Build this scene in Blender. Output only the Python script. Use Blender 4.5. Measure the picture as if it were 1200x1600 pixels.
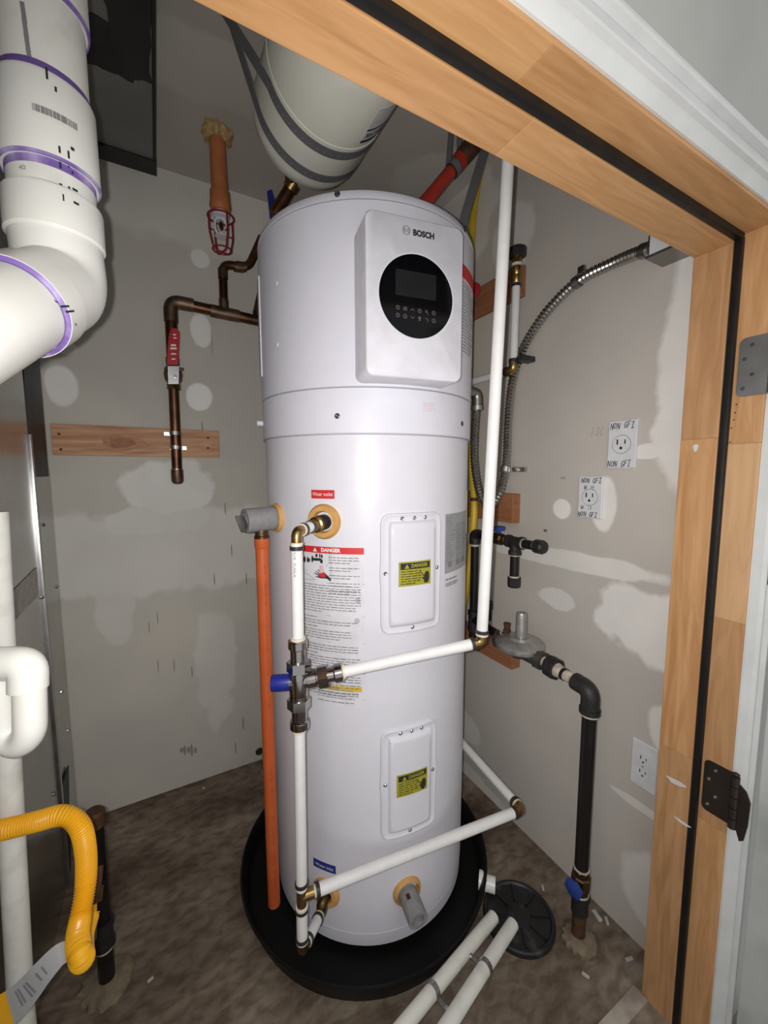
import bpy, bmesh, math, random
from mathutils import Vector, Matrix
random.seed(7)
sc = bpy.context.scene
for o in list(bpy.data.objects): bpy.data.objects.remove(o)

# ------------------------------------------------------------------ camera
F_PX, PITCH, YAW, ROLL, CAM_H = 629.03, .09946, .51057, -.00177, 1.2
cp_, sp_, cy_, sy_, cr_, sr_ = math.cos(PITCH), math.sin(PITCH), math.cos(YAW), math.sin(YAW), math.cos(ROLL), math.sin(ROLL)
FWD = Vector((sy_*cp_, cy_*cp_, -sp_)); RT0 = Vector((cy_, -sy_, 0)); UP0 = RT0.cross(FWD)
RIGHT = RT0*cr_ + UP0*sr_; UP = UP0*cr_ - RT0*sr_
CAM = Vector((0, 0, CAM_H))
cd = bpy.data.cameras.new('camera'); cam = bpy.data.objects.new('camera', cd); sc.collection.objects.link(cam)
cd.sensor_fit = 'VERTICAL'; cd.sensor_height = 32; cd.lens = F_PX/1600*32; cd.clip_start = .02
m = Matrix.Identity(4)
for i in range(3): m[i][0], m[i][1], m[i][2], m[i][3] = RIGHT[i], UP[i], -FWD[i], CAM[i]
cam.matrix_world = m; sc.camera = cam

# ------------------------------------------------------------------ light: hallway ambience + the phone's own flash
w = bpy.data.worlds.new('hallway_light'); sc.world = w; w.use_nodes = True
bg = w.node_tree.nodes['Background']; bg.inputs[0].default_value = (.97, .985, 1, 1); bg.inputs[1].default_value = .52
ld = bpy.data.lights.new('phone_flash', 'SPOT'); ld.energy = 21.5; ld.color = (1, .97, .945)
ld.spot_size = math.radians(163); ld.spot_blend = 1; ld.shadow_soft_size = .0045
lo = bpy.data.objects.new('phone_flash', ld); sc.collection.objects.link(lo)
m2 = m.copy(); m2.translation = CAM - RIGHT*.020 + UP*.004; lo.matrix_world = m2
ld2 = bpy.data.lights.new('hall_ceiling_lamp', 'AREA'); ld2.energy = 3; ld2.size = .5; ld2.color = (1, .93, .85)
lo2 = bpy.data.objects.new('hall_ceiling_lamp', ld2); sc.collection.objects.link(lo2); lo2.location = (.2, -1.1, 2.35)
lo2.rotation_euler = (math.radians(35), 0, 0)
sc.view_settings.view_transform = 'Standard'; sc.view_settings.look = 'None'
sc.view_settings.gamma = 1; sc.view_settings.use_curve_mapping = False; sc.view_settings.exposure = 0.38

# ------------------------------------------------------------------ measuring helpers (photo pixel -> point on a real plane)
def ray(x, y): return RIGHT*(x-600) - UP*(y-800) + FWD*F_PX
def at(x, y, X=None, Y=None, Z=None):
    d = ray(x, y)
    i, v = (0, X) if X is not None else (1, Y) if Y is not None else (2, Z)
    return CAM + d*((v-CAM[i])/d[i])
def dep(x, y, z): return CAM + ray(x, y)*(z/F_PX)
def V(*a): return Vector(a)
TX, TY = .529, 1.039
def rad(a): a = math.radians(a); return Vector((math.sin(a), -math.cos(a), 0))
def tp(a, z, R): return Vector((TX, TY, z)) + rad(a)*R                      # heater coordinates: angle, height, radius
def cyl_hit(x, y, R):
    d = ray(x, y); ox, oy = -TX, -TY
    A = d.x*d.x+d.y*d.y; B = 2*(ox*d.x+oy*d.y); Cc = ox*ox+oy*oy-R*R
    D = max(B*B-4*A*Cc, 0); t = (-B-D**.5)/(2*A); p = CAM+d*t
    return math.degrees(math.atan2(p.x-TX, -(p.y-TY))), p.z

# ------------------------------------------------------------------ materials
def nt(name):
    mt = bpy.data.materials.new(name); mt.use_nodes = True
    return mt, mt.node_tree, mt.node_tree.nodes['Principled BSDF']
def N(t, typ, **kw):
    n = t.nodes.new(typ)
    for k, v in kw.items(): setattr(n, k, v)
    return n
def c4(c): return (c[0], c[1], c[2], 1)
def P(name, col, rough=.5, metal=0, col2=None, scale=25, bump=.0, bscale=None, stretch=(1, 1, 1), lo_=.35, hi_=.65, coat=0, rvar=.08, spec=None):
    mt, t, b = nt(name)
    if spec is not None: b.inputs['Specular IOR Level'].default_value = spec
    tc = N(t, 'ShaderNodeTexCoord'); mp = N(t, 'ShaderNodeMapping'); mp.inputs['Scale'].default_value = stretch
    t.links.new(tc.outputs['Object'], mp.inputs[0])
    nz = N(t, 'ShaderNodeTexNoise'); nz.inputs['Scale'].default_value = scale; nz.inputs['Detail'].default_value = 5
    t.links.new(mp.outputs[0], nz.inputs[0])
    rp = N(t, 'ShaderNodeValToRGB'); rp.color_ramp.elements[0].position = lo_; rp.color_ramp.elements[1].position = hi_
    c2 = col2 if col2 else tuple(x*.9 for x in col)
    rp.color_ramp.elements[0].color = c4(c2); rp.color_ramp.elements[1].color = c4(col)
    t.links.new(nz.outputs[0], rp.inputs[0]); t.links.new(rp.outputs[0], b.inputs['Base Color'])
    mr = N(t, 'ShaderNodeMapRange'); mr.inputs[3].default_value = max(rough-rvar, .03); mr.inputs[4].default_value = min(rough+rvar, 1)
    t.links.new(nz.outputs[0], mr.inputs[0]); t.links.new(mr.outputs[0], b.inputs['Roughness'])
    b.inputs['Metallic'].default_value = metal
    if coat: b.inputs['Coat Weight'].default_value = coat
    if bump:
        n2 = N(t, 'ShaderNodeTexNoise'); n2.inputs['Scale'].default_value = bscale or scale*3; n2.inputs['Detail'].default_value = 4
        t.links.new(mp.outputs[0], n2.inputs[0])
        bp = N(t, 'ShaderNodeBump'); bp.inputs['Strength'].default_value = bump; bp.inputs['Distance'].default_value = .004
        t.links.new(n2.outputs[0], bp.inputs['Height']); t.links.new(bp.outputs[0], b.inputs['Normal'])
    return mt
def wood(name, light, dark, axis, scale=9, rough=.5, knots=0):
    mt, t, b = nt(name)
    gm = N(t, 'ShaderNodeNewGeometry'); mp = N(t, 'ShaderNodeMapping')
    s = [6, 6, 6]; s[axis] = .55; mp.inputs['Scale'].default_value = s
    mp.inputs['Location'].default_value = (random.random()*9, random.random()*9, random.random()*9)
    t.links.new(gm.outputs['Position'], mp.inputs[0])
    nz = N(t, 'ShaderNodeTexNoise'); nz.inputs['Scale'].default_value = scale; nz.inputs['Detail'].default_value = 6; nz.inputs['Distortion'].default_value = 1.2 + knots
    t.links.new(mp.outputs[0], nz.inputs[0])
    rp = N(t, 'ShaderNodeValToRGB'); rp.color_ramp.elements[0].position = .3; rp.color_ramp.elements[1].position = .68
    rp.color_ramp.elements[0].color = c4(dark); rp.color_ramp.elements[1].color = c4(light)
    t.links.new(nz.outputs[0], rp.inputs[0]); t.links.new(rp.outputs[0], b.inputs['Base Color'])
    b.inputs['Roughness'].default_value = rough
    bp = N(t, 'ShaderNodeBump'); bp.inputs['Strength'].default_value = .08; bp.inputs['Distance'].default_value = .002
    t.links.new(nz.outputs[0], bp.inputs['Height']); t.links.new(bp.outputs[0], b.inputs['Normal'])
    return mt
def wall_mat(name, base, base2, mud, blobs, stains=(), rough=.85):
    """drywall: mottled paper face, joint compound dabs and tape bands (each an ellipse with a ragged rim), old stains"""
    mt, t, b = nt(name); L = t.links.new
    gm = N(t, 'ShaderNodeNewGeometry'); pos = gm.outputs['Position']
    n1 = N(t, 'ShaderNodeTexNoise'); n1.inputs['Scale'].default_value = 2.2; n1.inputs['Detail'].default_value = 5; L(pos, n1.inputs[0])
    rp = N(t, 'ShaderNodeValToRGB'); rp.color_ramp.elements[0].position = .38; rp.color_ramp.elements[1].position = .66
    rp.color_ramp.elements[0].color = c4(base2); rp.color_ramp.elements[1].color = c4(base); L(n1.outputs[0], rp.inputs[0])
    n2 = N(t, 'ShaderNodeTexNoise'); n2.inputs['Scale'].default_value = 11; n2.inputs['Detail'].default_value = 6; L(pos, n2.inputs[0])
    n3 = N(t, 'ShaderNodeTexNoise'); n3.inputs['Scale'].default_value = 5; n3.inputs['Detail'].default_value = 4; L(pos, n3.inputs[0])
    def blobmask(lst):
        prev = None
        for (c, r, rag, op) in lst:
            s = N(t, 'ShaderNodeVectorMath', operation='SUBTRACT'); L(pos, s.inputs[0]); s.inputs[1].default_value = c
            d = N(t, 'ShaderNodeVectorMath', operation='DIVIDE'); L(s.outputs[0], d.inputs[0]); d.inputs[1].default_value = r
            ln = N(t, 'ShaderNodeVectorMath', operation='LENGTH'); L(d.outputs[0], ln.inputs[0])
            ml = N(t, 'ShaderNodeMath', operation='MULTIPLY_ADD'); L(n2.outputs[0], ml.inputs[0]); ml.inputs[1].default_value = rag; L(ln.outputs['Value'], ml.inputs[2])
            mr = N(t, 'ShaderNodeMapRange'); L(ml.outputs[0], mr.inputs[0])
            mr.inputs[1].default_value = 1.08+rag*.5; mr.inputs[2].default_value = .90+rag*.5; mr.inputs[3].default_value = 0; mr.inputs[4].default_value = op
            if prev is None: prev = mr.outputs[0]
            else:
                mx = N(t, 'ShaderNodeMath', operation='MAXIMUM'); L(prev, mx.inputs[0]); L(mr.outputs[0], mx.inputs[1]); prev = mx.outputs[0]
        return prev
    col = rp.outputs[0]
    if blobs:
        mk = blobmask(blobs)
        mx = N(t, 'ShaderNodeMix', data_type='RGBA'); L(mk, mx.inputs[0]); L(col, mx.inputs[6])
        rm = N(t, 'ShaderNodeValToRGB'); rm.color_ramp.elements[0].position = .35; rm.color_ramp.elements[1].position = .6
        rm.color_ramp.elements[0].color = c4(tuple(x*.9 for x in mud)); rm.color_ramp.elements[1].color = c4(mud); L(n3.outputs[0], rm.inputs[0])
        L(rm.outputs[0], mx.inputs[7]); col = mx.outputs[2]
    if stains:
        mk2 = blobmask(stains)
        mx = N(t, 'ShaderNodeMix', data_type='RGBA'); L(mk2, mx.inputs[0]); L(col, mx.inputs[6]); mx.inputs[7].default_value = (.09, .05, .03, 1); col = mx.outputs[2]
    L(col, b.inputs['Base Color']); b.inputs['Roughness'].default_value = rough
    n4 = N(t, 'ShaderNodeTexNoise'); n4.inputs['Scale'].default_value = 60; n4.inputs['Detail'].default_value = 5; L(pos, n4.inputs[0])
    bp = N(t, 'ShaderNodeBump'); bp.inputs['Strength'].default_value = .12; bp.inputs['Distance'].default_value = .003
    L(n4.outputs[0], bp.inputs['Height']); L(bp.outputs[0], b.inputs['Normal'])
    return mt

M = dict(
 enamel=P('white_enamel', (.67, .665, .72), .36, 0, (.655, .65, .705), 30, spec=.35),
 enamel_top=P('white_plastic_shroud', (.69, .685, .755), .42, 0, (.675, .67, .74), 30, spec=.35),
 seam=P('seam_shadow_grey', (.33, .33, .35), .6),
 panel=P('panel_white', (.69, .685, .74), .42, spec=.3),
 black_glass=P('black_glass', (.003, .003, .0035), .16, 0, (.002, .002, .003), spec=.22),
 screen=P('dull_screen', (.016, .016, .017), .3, spec=.2),
 icon=P('icon_grey', (.12, .12, .12), .5),
 ink=P('black_ink', (.02, .02, .022), .6), greyink=P('grey_ink', (.22, .21, .22), .7),
 paper=P('label_white', (.68, .675, .715), .5), red=P('label_red', (.62, .025, .03), .45), blue=P('label_blue', (.02, .03, .22), .45),
 yellow=P('label_yellow', (.72, .48, .03), .45), olive=P('label_olive_yellow', (.36, .33, .02), .5),
 silver=P('silver_label', (.40, .41, .42), .4, .3), whiteprint=P('white_print', (.8, .8, .8), .5), pinkprint=P('pink_water', (.7, .45, .47), .5),
 steel=P('zinc_steel', (.55, .55, .56), .3, 1), darkscrew=P('dark_screw', (.12, .12, .14), .4, .8),
 foam=P('tan_foam_gasket', (.60, .33, .10), .7, 0, (.54, .29, .085), 60, .1),
 greyfoam=P('grey_pipe_foam', (.25, .245, .25), .85, 0, (.21, .205, .21), 80, .2),
 hole=P('dark_hole', (.012, .012, .012), .9),
 brass=P('brass', (.42, .29, .12), .32, 1, (.30, .19, .07), 60), nickel=P('dark_chrome', (.42, .40, .39), .14, 1, (.36, .34, .33)),
 pex=P('white_pex', (.76, .76, .75), .4, 0, (.72, .71, .70), 30), band=P('black_crimp', (.025, .025, .025), .4), ivory=P('ivory_ring', (.68, .62, .5), .5),
 bluecap=P('blue_plastic', (.012, .022, .22), .35), orange=P('orange_cpvc', (.56, .115, .03), .38, 0, (.50, .095, .026), 20),
 orange2=P('dusty_orange_cpvc', (.50, .17, .06), .5, 0, (.42, .14, .05), 30), redcpvc=P('red_pipe', (.42, .04, .02), .45, 0, (.36, .03, .02), 30),
 copper=P('aged_copper', (.21, .105, .06), .42, 1, (.09, .045, .03), 18, .03), solder=P('solder', (.35, .31, .28), .4, 1), copperfit=P('copper_fitting', (.24, .16, .11), .5, 1, (.13, .09, .06), 30),
 redgrip=P('red_vinyl', (.46, .018, .03), .4), cagered=P('maroon_wire', (.23, .008, .02), .45),
 blackpan=P('black_pan_plastic', (.003, .003, .003), .5, 0, (.005, .005, .0045), 12, .05, 40, spec=.3),
 iron=P('black_iron_pipe', (.007, .006, .006), .34, .1, (.013, .010, .009), 30, spec=.4), castiron=P('black_malleable_fitting', (.014, .013, .013), .5, .1, (.024, .022, .021), 60, .2, 200, spec=.4),
 dope=P('pipe_dope', (.6, .56, .45), .8, 0, (.35, .3, .24), 60, .2), oldbrass=P('old_brass', (.17, .11, .05), .45, 1, (.10, .06, .03), 60),
 regul=P('cast_aluminium', (.40, .39, .37), .32, .6, (.31, .30, .28), 40, .1, 200, coat=.2), regdark=P('dark_cast_body', (.11, .105, .10), .5, .7, (.08, .075, .07), 40, .1, 200),
 valveblue=P('blue_valve_handle', (.02, .05, .25), .4), sheet=P('galvanized_sheet', (.56, .56, .54), .26, 1, (.47, .47, .46), 7, .01, 5, rvar=.06),
 sheetdull=P('dull_duct_sheet', (.20, .20, .185), .55, .25, (.155, .155, .14), 6, .02), tape=P('black_duct_tape', (.008, .008, .008), .5, 0, (.014, .013, .013), 14, .15, 20),
 foil=P('foil_tape', (.50, .46, .42), .5, 0, (.35, .31, .28), 45), pvc=P('white_pvc', (.80, .80, .76), .3, 0, (.75, .75, .70), 9), pvcdirty=P('grimy_pvc', (.74, .74, .69), .45, 0, (.58, .58, .52), 22, lo_=.25, hi_=.5),
 purple=P('purple_primer', (.17, .10, .34), .5, 0, (.46, .39, .60), 26, lo_=.32, hi_=.52, stretch=(1, 1, .35)), csst=P('yellow_gas_line', (.85, .42, .012), .32), csst2=P('yellow_gas_jacket', (.62, .42, .02), .4),
 tag=P('grey_paper_tag', (.40, .41, .42), .6), cond=P('steel_flex_conduit', (.50, .49, .47), .28, 1, (.42, .41, .39), 40), conddark=P('conduit_connector', (.30, .29, .28), .3, 1),
 plate=P('white_wall_plate', (.72, .73, .74), .35), slot=P('slot_black', (.01, .01, .01), .8), pen=P('marker_ink', (.03, .03, .04), .7), pencil=P('pencil', (.30, .28, .26), .9),
 tankwhite=P('cream_white_tank', (.80, .80, .71), .22, 0, (.76, .76, .67), 8, coat=.2), strapgrey=P('grey_perforated_strap', (.15, .15, .16), .55), strapdot=P('strap_hole', (.35, .35, .34), .8),
 wood_board=wood('fir_board', (.66, .38, .21), (.38, .165, .075), 0, 2.6, .6, 3.2), wood_boardy=wood('cedar_board', (.36, .16, .075), (.26, .10, .04), 1, 8, .6),
 jamb_x=wood('pine_head', (.60, .34, .15), (.46, .235, .09), 0), jamb_x2=wood('pine_head_two', (.55, .30, .13), (.40, .20, .075), 0),
 jamb_z=wood('pine_side', (.57, .32, .145), (.42, .21, .08), 2), jamb_z2=wood('pine_side_two', (.50, .285, .135), (.36, .185, .075), 2), jamb_z3=wood('pine_side_three', (.60, .37, .19), (.50, .29, .14), 2),
 rubber=P('black_weatherstrip', (.006, .0055, .0055), .5, 0, (.010, .009, .009), 30, .1, spec=.3), trim=P('white_trim_paint', (.62, .63, .62), .5, 0, (.56, .57, .56), 14, .08, 40),
 slabpaint=P('scuffed_door_paint', (.50, .52, .50), .6, 0, (.36, .38, .365), 9, .1, 60, lo_=.3, hi_=.6),
 knot_ring=P('knot_ring_wood', (.50, .25, .12), .6, 0, (.36, .15, .07), 30, stretch=(1, 1, 3)), knot_core=P('knot_core_wood', (.36, .15, .065), .6, 0, (.26, .095, .04), 40),
 hallpaint=P('hall_wall_paint', (.40, .405, .375), .75, 0, (.345, .35, .325), 5, .1, 60), hinge1=P('pewter_hinge', (.30, .31, .31), .4, .9), hinge2=P('bronze_hinge', (.075, .06, .052), .4, .8), hinge3=P('bronze_slot', (.10, .06, .035), .4, .7),
 spray=P('expanding_foam', (.50, .36, .17), .9, 0, (.34, .22, .09), 90, .6, 120), dirtfoam=P('dirty_foam_collar', (.22, .18, .12), .9, 0, (.14, .11, .07), 50, .5, 90), rust=P('rusty_nipple', (.13, .06, .035), .7, .5, (.07, .035, .02), 50),
 sump=P('scuffed_black_lid', (.012, .012, .013), .42, 0, (.05, .05, .05), 26, .2, 60, lo_=.30, hi_=.44), drywall_crumb=P('drywall_crumb', (.5, .48, .45), .9), lathing=P('pale_threshold_wood', (.50, .45, .39), .8, 0, (.28, .24, .2), 20),
 greenscrew=P('blue_lever', (.015, .03, .22), .4), energy=P('energy_label', (.55, .45, .05), .5),
)

# ------------------------------------------------------------------ mesh builder
class MB:
    def __init__(s): s.b = bmesh.new()
    def face(s, vs):
        try: return s.b.faces.new(vs)
        except ValueError: return None
    def v(s, p): return s.b.verts.new(p)
    def obox(s, c, ax, ay, az, bev=0):          # half vectors
        c = Vector(c); vs = [s.v(c+ax*i+ay*j+az*k) for k in (-1, 1) for j in (-1, 1) for i in (-1, 1)]
        fs = [s.face([vs[i] for i in q]) for q in ((0, 2, 3, 1), (4, 5, 7, 6), (0, 1, 5, 4), (2, 6, 7, 3), (0, 4, 6, 2), (1, 3, 7, 5))]
        if bev:
            es = list({e for f in fs for e in f.edges})
            bmesh.ops.bevel(s.b, geom=es, offset=bev, segments=2, affect='EDGES', profile=.6)
        return s
    def box(s, a, b, bev=0):
        a, b = Vector(a), Vector(b); c = (a+b)/2; h = (b-a)/2
        return s.obox(c, V(h.x, 0, 0), V(0, h.y, 0), V(0, 0, h.z), bev)
    def rings(s, rs, caps=True, closed=False):
        vr = [[s.v(p) for p in r] for r in rs]; n = len(vr[0])
        pairs = list(zip(vr, vr[1:])) + ([(vr[-1], vr[0])] if closed else [])
        for a, b in pairs:
            for i in range(n): s.face((a[i], a[(i+1) % n], b[(i+1) % n], b[i]))
        if caps and not closed:
            s.face(vr[0][::-1]); s.face(vr[-1])
        return s
    def tube(s, pts, r, seg=16, caps=True, closed=False, phase=0):
        pts = [Vector(p) for p in pts]; n = len(pts); rs = r if isinstance(r, (list, tuple)) else [r]*n
        tg = []
        for i in range(n):
            if closed: d = pts[(i+1) % n]-pts[i-1]
            else: d = pts[min(i+1, n-1)]-pts[max(i-1, 0)]
            tg.append(d.normalized() if d.length > 1e-9 else (tg[-1] if tg else V(0, 0, 1)))
        u = tg[0].orthogonal().normalized(); out = []
        for i in range(n):
            if i:
                u = u - tg[i]*u.dot(tg[i]); u = u.normalized() if u.length > 1e-6 else tg[i].orthogonal().normalized()
            w_ = tg[i].cross(u)
            out.append([pts[i] + (u*math.cos(2*math.pi*k/seg+phase)+w_*math.sin(2*math.pi*k/seg+phase))*rs[i] for k in range(seg)])
        return s.rings(out, caps, closed)
    def lathe(s, o, ax, prof, seg=32, caps=True):
        o = Vector(o); ax = Vector(ax).normalized(); u = ax.orthogonal().normalized(); w_ = ax.cross(u)
        return s.rings([[o+ax*t+(u*math.cos(2*math.pi*k/seg)+w_*math.sin(2*math.pi*k/seg))*max(r, 1e-4) for k in range(seg)] for t, r in prof], caps)
    def hexa(s, p0, p1, r, seg=6): return s.tube([p0, p1], r, seg)
    def prism(s, poly, d):                       # polygon of points extruded by vector d
        a = [s.v(Vector(p)) for p in poly]; b = [s.v(Vector(p)+d) for p in poly]; n = len(a)
        s.face(a[::-1]); s.face(b)
        for i in range(n): s.face((a[i], a[(i+1) % n], b[(i+1) % n], b[i]))
        return s
    def ball(s, c, r, seg=12, sx=(1, 1, 1)):
        rr = []
        for j in range(1, 8):
            a = math.pi*j/8
            rr.append([Vector(c)+V(math.sin(a)*math.cos(2*math.pi*k/seg)*sx[0], math.sin(a)*math.sin(2*math.pi*k/seg)*sx[1], -math.cos(a)*sx[2])*r for k in range(seg)])
        return s.rings(rr)
    def grid(s, fn, nu, nv):
        g = [[s.v(fn(i/nu, j/nv)) for i in range(nu+1)] for j in range(nv+1)]
        for j in range(nv):
            for i in range(nu): s.face((g[j][i], g[j][i+1], g[j+1][i+1], g[j+1][i]))
        return s
    def shell(s, fn, nu, nv, off):               # thin patch with thickness: fn(u,v,lift)
        s.grid(lambda u, v: fn(u, v, off), nu, nv)
        ring = [(i/nu, 0) for i in range(nu)] + [(1, j/nv) for j in range(nv)] + [(1-i/nu, 1) for i in range(nu)] + [(0, 1-j/nv) for j in range(nv)]
        a = [s.v(fn(u, v, off)) for u, v in ring]; b = [s.v(fn(u, v, 0)) for u, v in ring]; n = len(a)
        for i in range(n): s.face((a[i], b[i], b[(i+1) % n], a[(i+1) % n]))
        return s
    def flat(s, vf, fn):                         # 2D verts+faces mapped by fn
        vs, fs = vf; vv = [s.v(fn(x, y)) for x, y in vs]
        for f in fs: s.face([vv[i] for i in f])
        return s
ORG = {}
def setp(o, label=None, cat=None, group=None, kind=None):
    for k, v_ in (('label', label), ('category', cat), ('group', group), ('kind', kind)):
        if v_: o[k] = v_
    return o
def thing(name, loc, label=None, cat=None, group=None, kind=None):
    o = bpy.data.objects.new(name, None); sc.collection.objects.link(o); o.location = loc; o.empty_display_size = .05
    ORG[o] = Vector(loc); return setp(o, label, cat, group, kind)
def build(name, mb, mat, parent=None, label=None, cat=None, group=None, kind=None, smooth=35, origin=None):
    b = mb.b
    if parent is not None: org = ORG[parent]
    else:
        xs = [v.co for v in b.verts]
        org = Vector(origin) if origin else Vector(((min(p.x for p in xs)+max(p.x for p in xs))/2, (min(p.y for p in xs)+max(p.y for p in xs))/2, min(p.z for p in xs)))
    bmesh.ops.translate(b, verts=b.verts, vec=-org)
    bmesh.ops.recalc_face_normals(b, faces=b.faces)
    me = bpy.data.meshes.new(name); b.to_mesh(me); b.free()
    me.materials.append(M[mat] if isinstance(mat, str) else mat)
    if smooth:
        me.polygons.foreach_set('use_smooth', [True]*len(me.polygons)); me.set_sharp_from_angle(angle=math.radians(smooth))
    o = bpy.data.objects.new(name, me); sc.collection.objects.link(o); ORG[o] = org
    if parent is not None: o.parent = parent
    else: o.location = org
    return setp(o, label, cat, group, kind)
def fillet(pts, r, n=7):
    pts = [Vector(p) for p in pts]; out = [pts[0]]
    for a, b, c in zip(pts, pts[1:], pts[2:]):
        d1 = (a-b); d2 = (c-b); l = min(r, d1.length*.49, d2.length*.49); p, q = b+d1.normalized()*l, b+d2.normalized()*l
        for k in range(n+1):
            t = k/n; out.append(p*(1-t)**2+b*2*t*(1-t)+q*t*t)
    return out+[pts[-1]]
def catmull(pts, n=10):
    pts = [Vector(p) for p in pts]; P_ = [pts[0]*2-pts[1]]+pts+[pts[-1]*2-pts[-2]]; out = []
    for i in range(1, len(P_)-2):
        a, b, c, d = P_[i-1:i+3]
        for k in range(n):
            t = k/n; out.append(.5*((2*b)+(c-a)*t+(2*a-5*b+4*c-d)*t*t+(3*b-a-3*c+d)*t**3))
    return out+[pts[-1]]
def resample(pts, step):
    out = [pts[0]]; acc = 0
    for a, b in zip(pts, pts[1:]):
        L = (b-a).length; s_ = step-acc
        while s_ <= L and L > 0: out.append(a+(b-a)*(s_/L)); s_ += step
        acc = (acc+L) % step
    return out
def ribbed(path, r, pitch, depth, seg=14, per=4):
    pts = resample(path, pitch/per); rs = [r - depth*(.5-.5*math.cos(2*math.pi*i/per)) for i in range(len(pts))]
    return MB().tube(pts, rs, seg)
_tcache = {}
def text2d(s, size, bold=0, align='CENTER'):
    cu = bpy.data.curves.new('t', 'FONT'); cu.body = s; cu.size = size; cu.align_x = align; cu.align_y = 'CENTER'; cu.offset = bold; cu.resolution_u = 3
    ob = bpy.data.objects.new('t', cu); sc.collection.objects.link(ob); bpy.context.view_layer.update()
    ev = ob.evaluated_get(bpy.context.evaluated_depsgraph_get()); me = ev.to_mesh()
    vs = [(v.co.x, v.co.y) for v in me.vertices]; fs = [list(p.vertices) for p in me.polygons]; ev.to_mesh_clear()
    bpy.data.objects.remove(ob); bpy.data.curves.remove(cu); return vs, fs

# ================================================================== STRUCTURE
XR, YB, ZC, XL = 1.01, 1.63, 2.21, -.95
def bb(x0, y0, x1, y1, Y=None, X=None):         # blob box in photo pixels -> (centre, radii) on the wall plane
    a, b = at(x0, y0, X=X, Y=Y), at(x1, y1, X=X, Y=Y); c = (a+b)/2; r = (b-a)/2
    r = [abs(q) for q in r]
    if Y is not None: r[1] = 1
    else: r[0] = 1
    return tuple(c), tuple(r)
bl = lambda x0, y0, x1, y1, rag=.6, op=1, **k: bb(x0, y0, x1, y1, **k)+(rag, op)
Bk = dict(Y=YB); Rk = dict(X=XR)
back_blobs = [bl(297, 386, 328, 422, .35, **Bk), bl(296, 488, 332, 545, .35, **Bk), bl(290, 597, 332, 643, .35, **Bk),
  bl(66, 565, 126, 636, .6, **Bk), bl(80, 530, 122, 556, .6, .7, **Bk), bl(185, 715, 335, 800, .9, .75, **Bk), bl(150, 792, 330, 832, 1.0, .55, **Bk),
  bl(-300, 820, 620, 880, .9, .45, **Bk), bl(140, 890, 215, 1000, 1.1, .35, **Bk), bl(300, 950, 370, 1120, 1.2, .3, **Bk), bl(-200, 268, 700, 330, .4, .38, **Bk)]
back_st = [*[bl(x-2, 1172-h, x+3, 1172+h, 1.2, .55, **Bk) for x, h in ((283, 3), (288, 6), (294, 4), (299, 8), (305, 4))], bl(329, 510, 333, 560, 1.3, .4, **Bk)] + \
  [bl(x-1.3, y-10, x+1.3, y+10, .5, .7, **Bk) for x, y in ((316, 668), (362, 860), (335, 905), (246, 965), (247, 1040), (300, 1050), (272, 1040), (352, 795), (385, 905), (380, 1130), (368, 1168), (233, 980))]
right_blobs = [bl(864, 778, 891, 812, .4, **Rk), bl(925, 745, 962, 830, .6, .9, **Rk), bl(720, 828, 1080, 935, .9, .7, **Rk), bl(930, 900, 1120, 1080, 1.2, .8, **Rk),
  bl(1042, 380, 1140, 760, .5, .9, **Rk), bl(1028, 560, 1140, 760, 1.0, .9, **Rk), bl(1015, 1090, 1090, 1210, .5, .7, **Rk), bl(948, 1218, 1090, 1330, .7, .6, **Rk), bl(975, 1300, 1100, 1540, .6, .6, **Rk),
  bl(840, 910, 900, 960, 1.2, .6, **Rk), bl(770, 330, 830, 420, 1., .5, **Rk), bl(690, 280, 770, 420, 1., .6, **Rk), bl(700, 1090, 752, 1180, .8, .5, **Rk), bl(700, 1200, 800, 1260, 1.3, .5, **Rk), bl(985, 695, 1040, 716, 1.2, .9, **Rk)]
right_st = [bl(849, 826, 855, 832, .5, .8, **Rk), bl(939.5, 790, 941, 803, .3, .8, **Rk), bl(875, 745, 885, 749, .5, .35, **Rk)]
GB, GB2, MUD = (.61, .575, .505), (.52, .50, .45), (.86, .845, .81)
M['wall_back'] = wall_mat('back_drywall', GB, GB2, MUD, back_blobs, back_st)
M['wall_right'] = wall_mat('right_drywall', (.57, .53, .475), (.49, .462, .42), (.84, .82, .78), right_blobs, right_st)
M['wall_plain'] = wall_mat('plain_drywall', GB, GB2, MUD, [])
M['ceil'] = wall_mat('shaded_ceiling_drywall', (.50, .46, .41), (.43, .405, .36), (.60, .57, .52), [((.2, 1.2, ZC), (.25, .1, 1), 1, .5), ((.95, 1.25, ZC), (.2, .16, 1), 1.2, .7)])  # same drywall as the walls; its shading is painted in as darker greige
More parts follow.
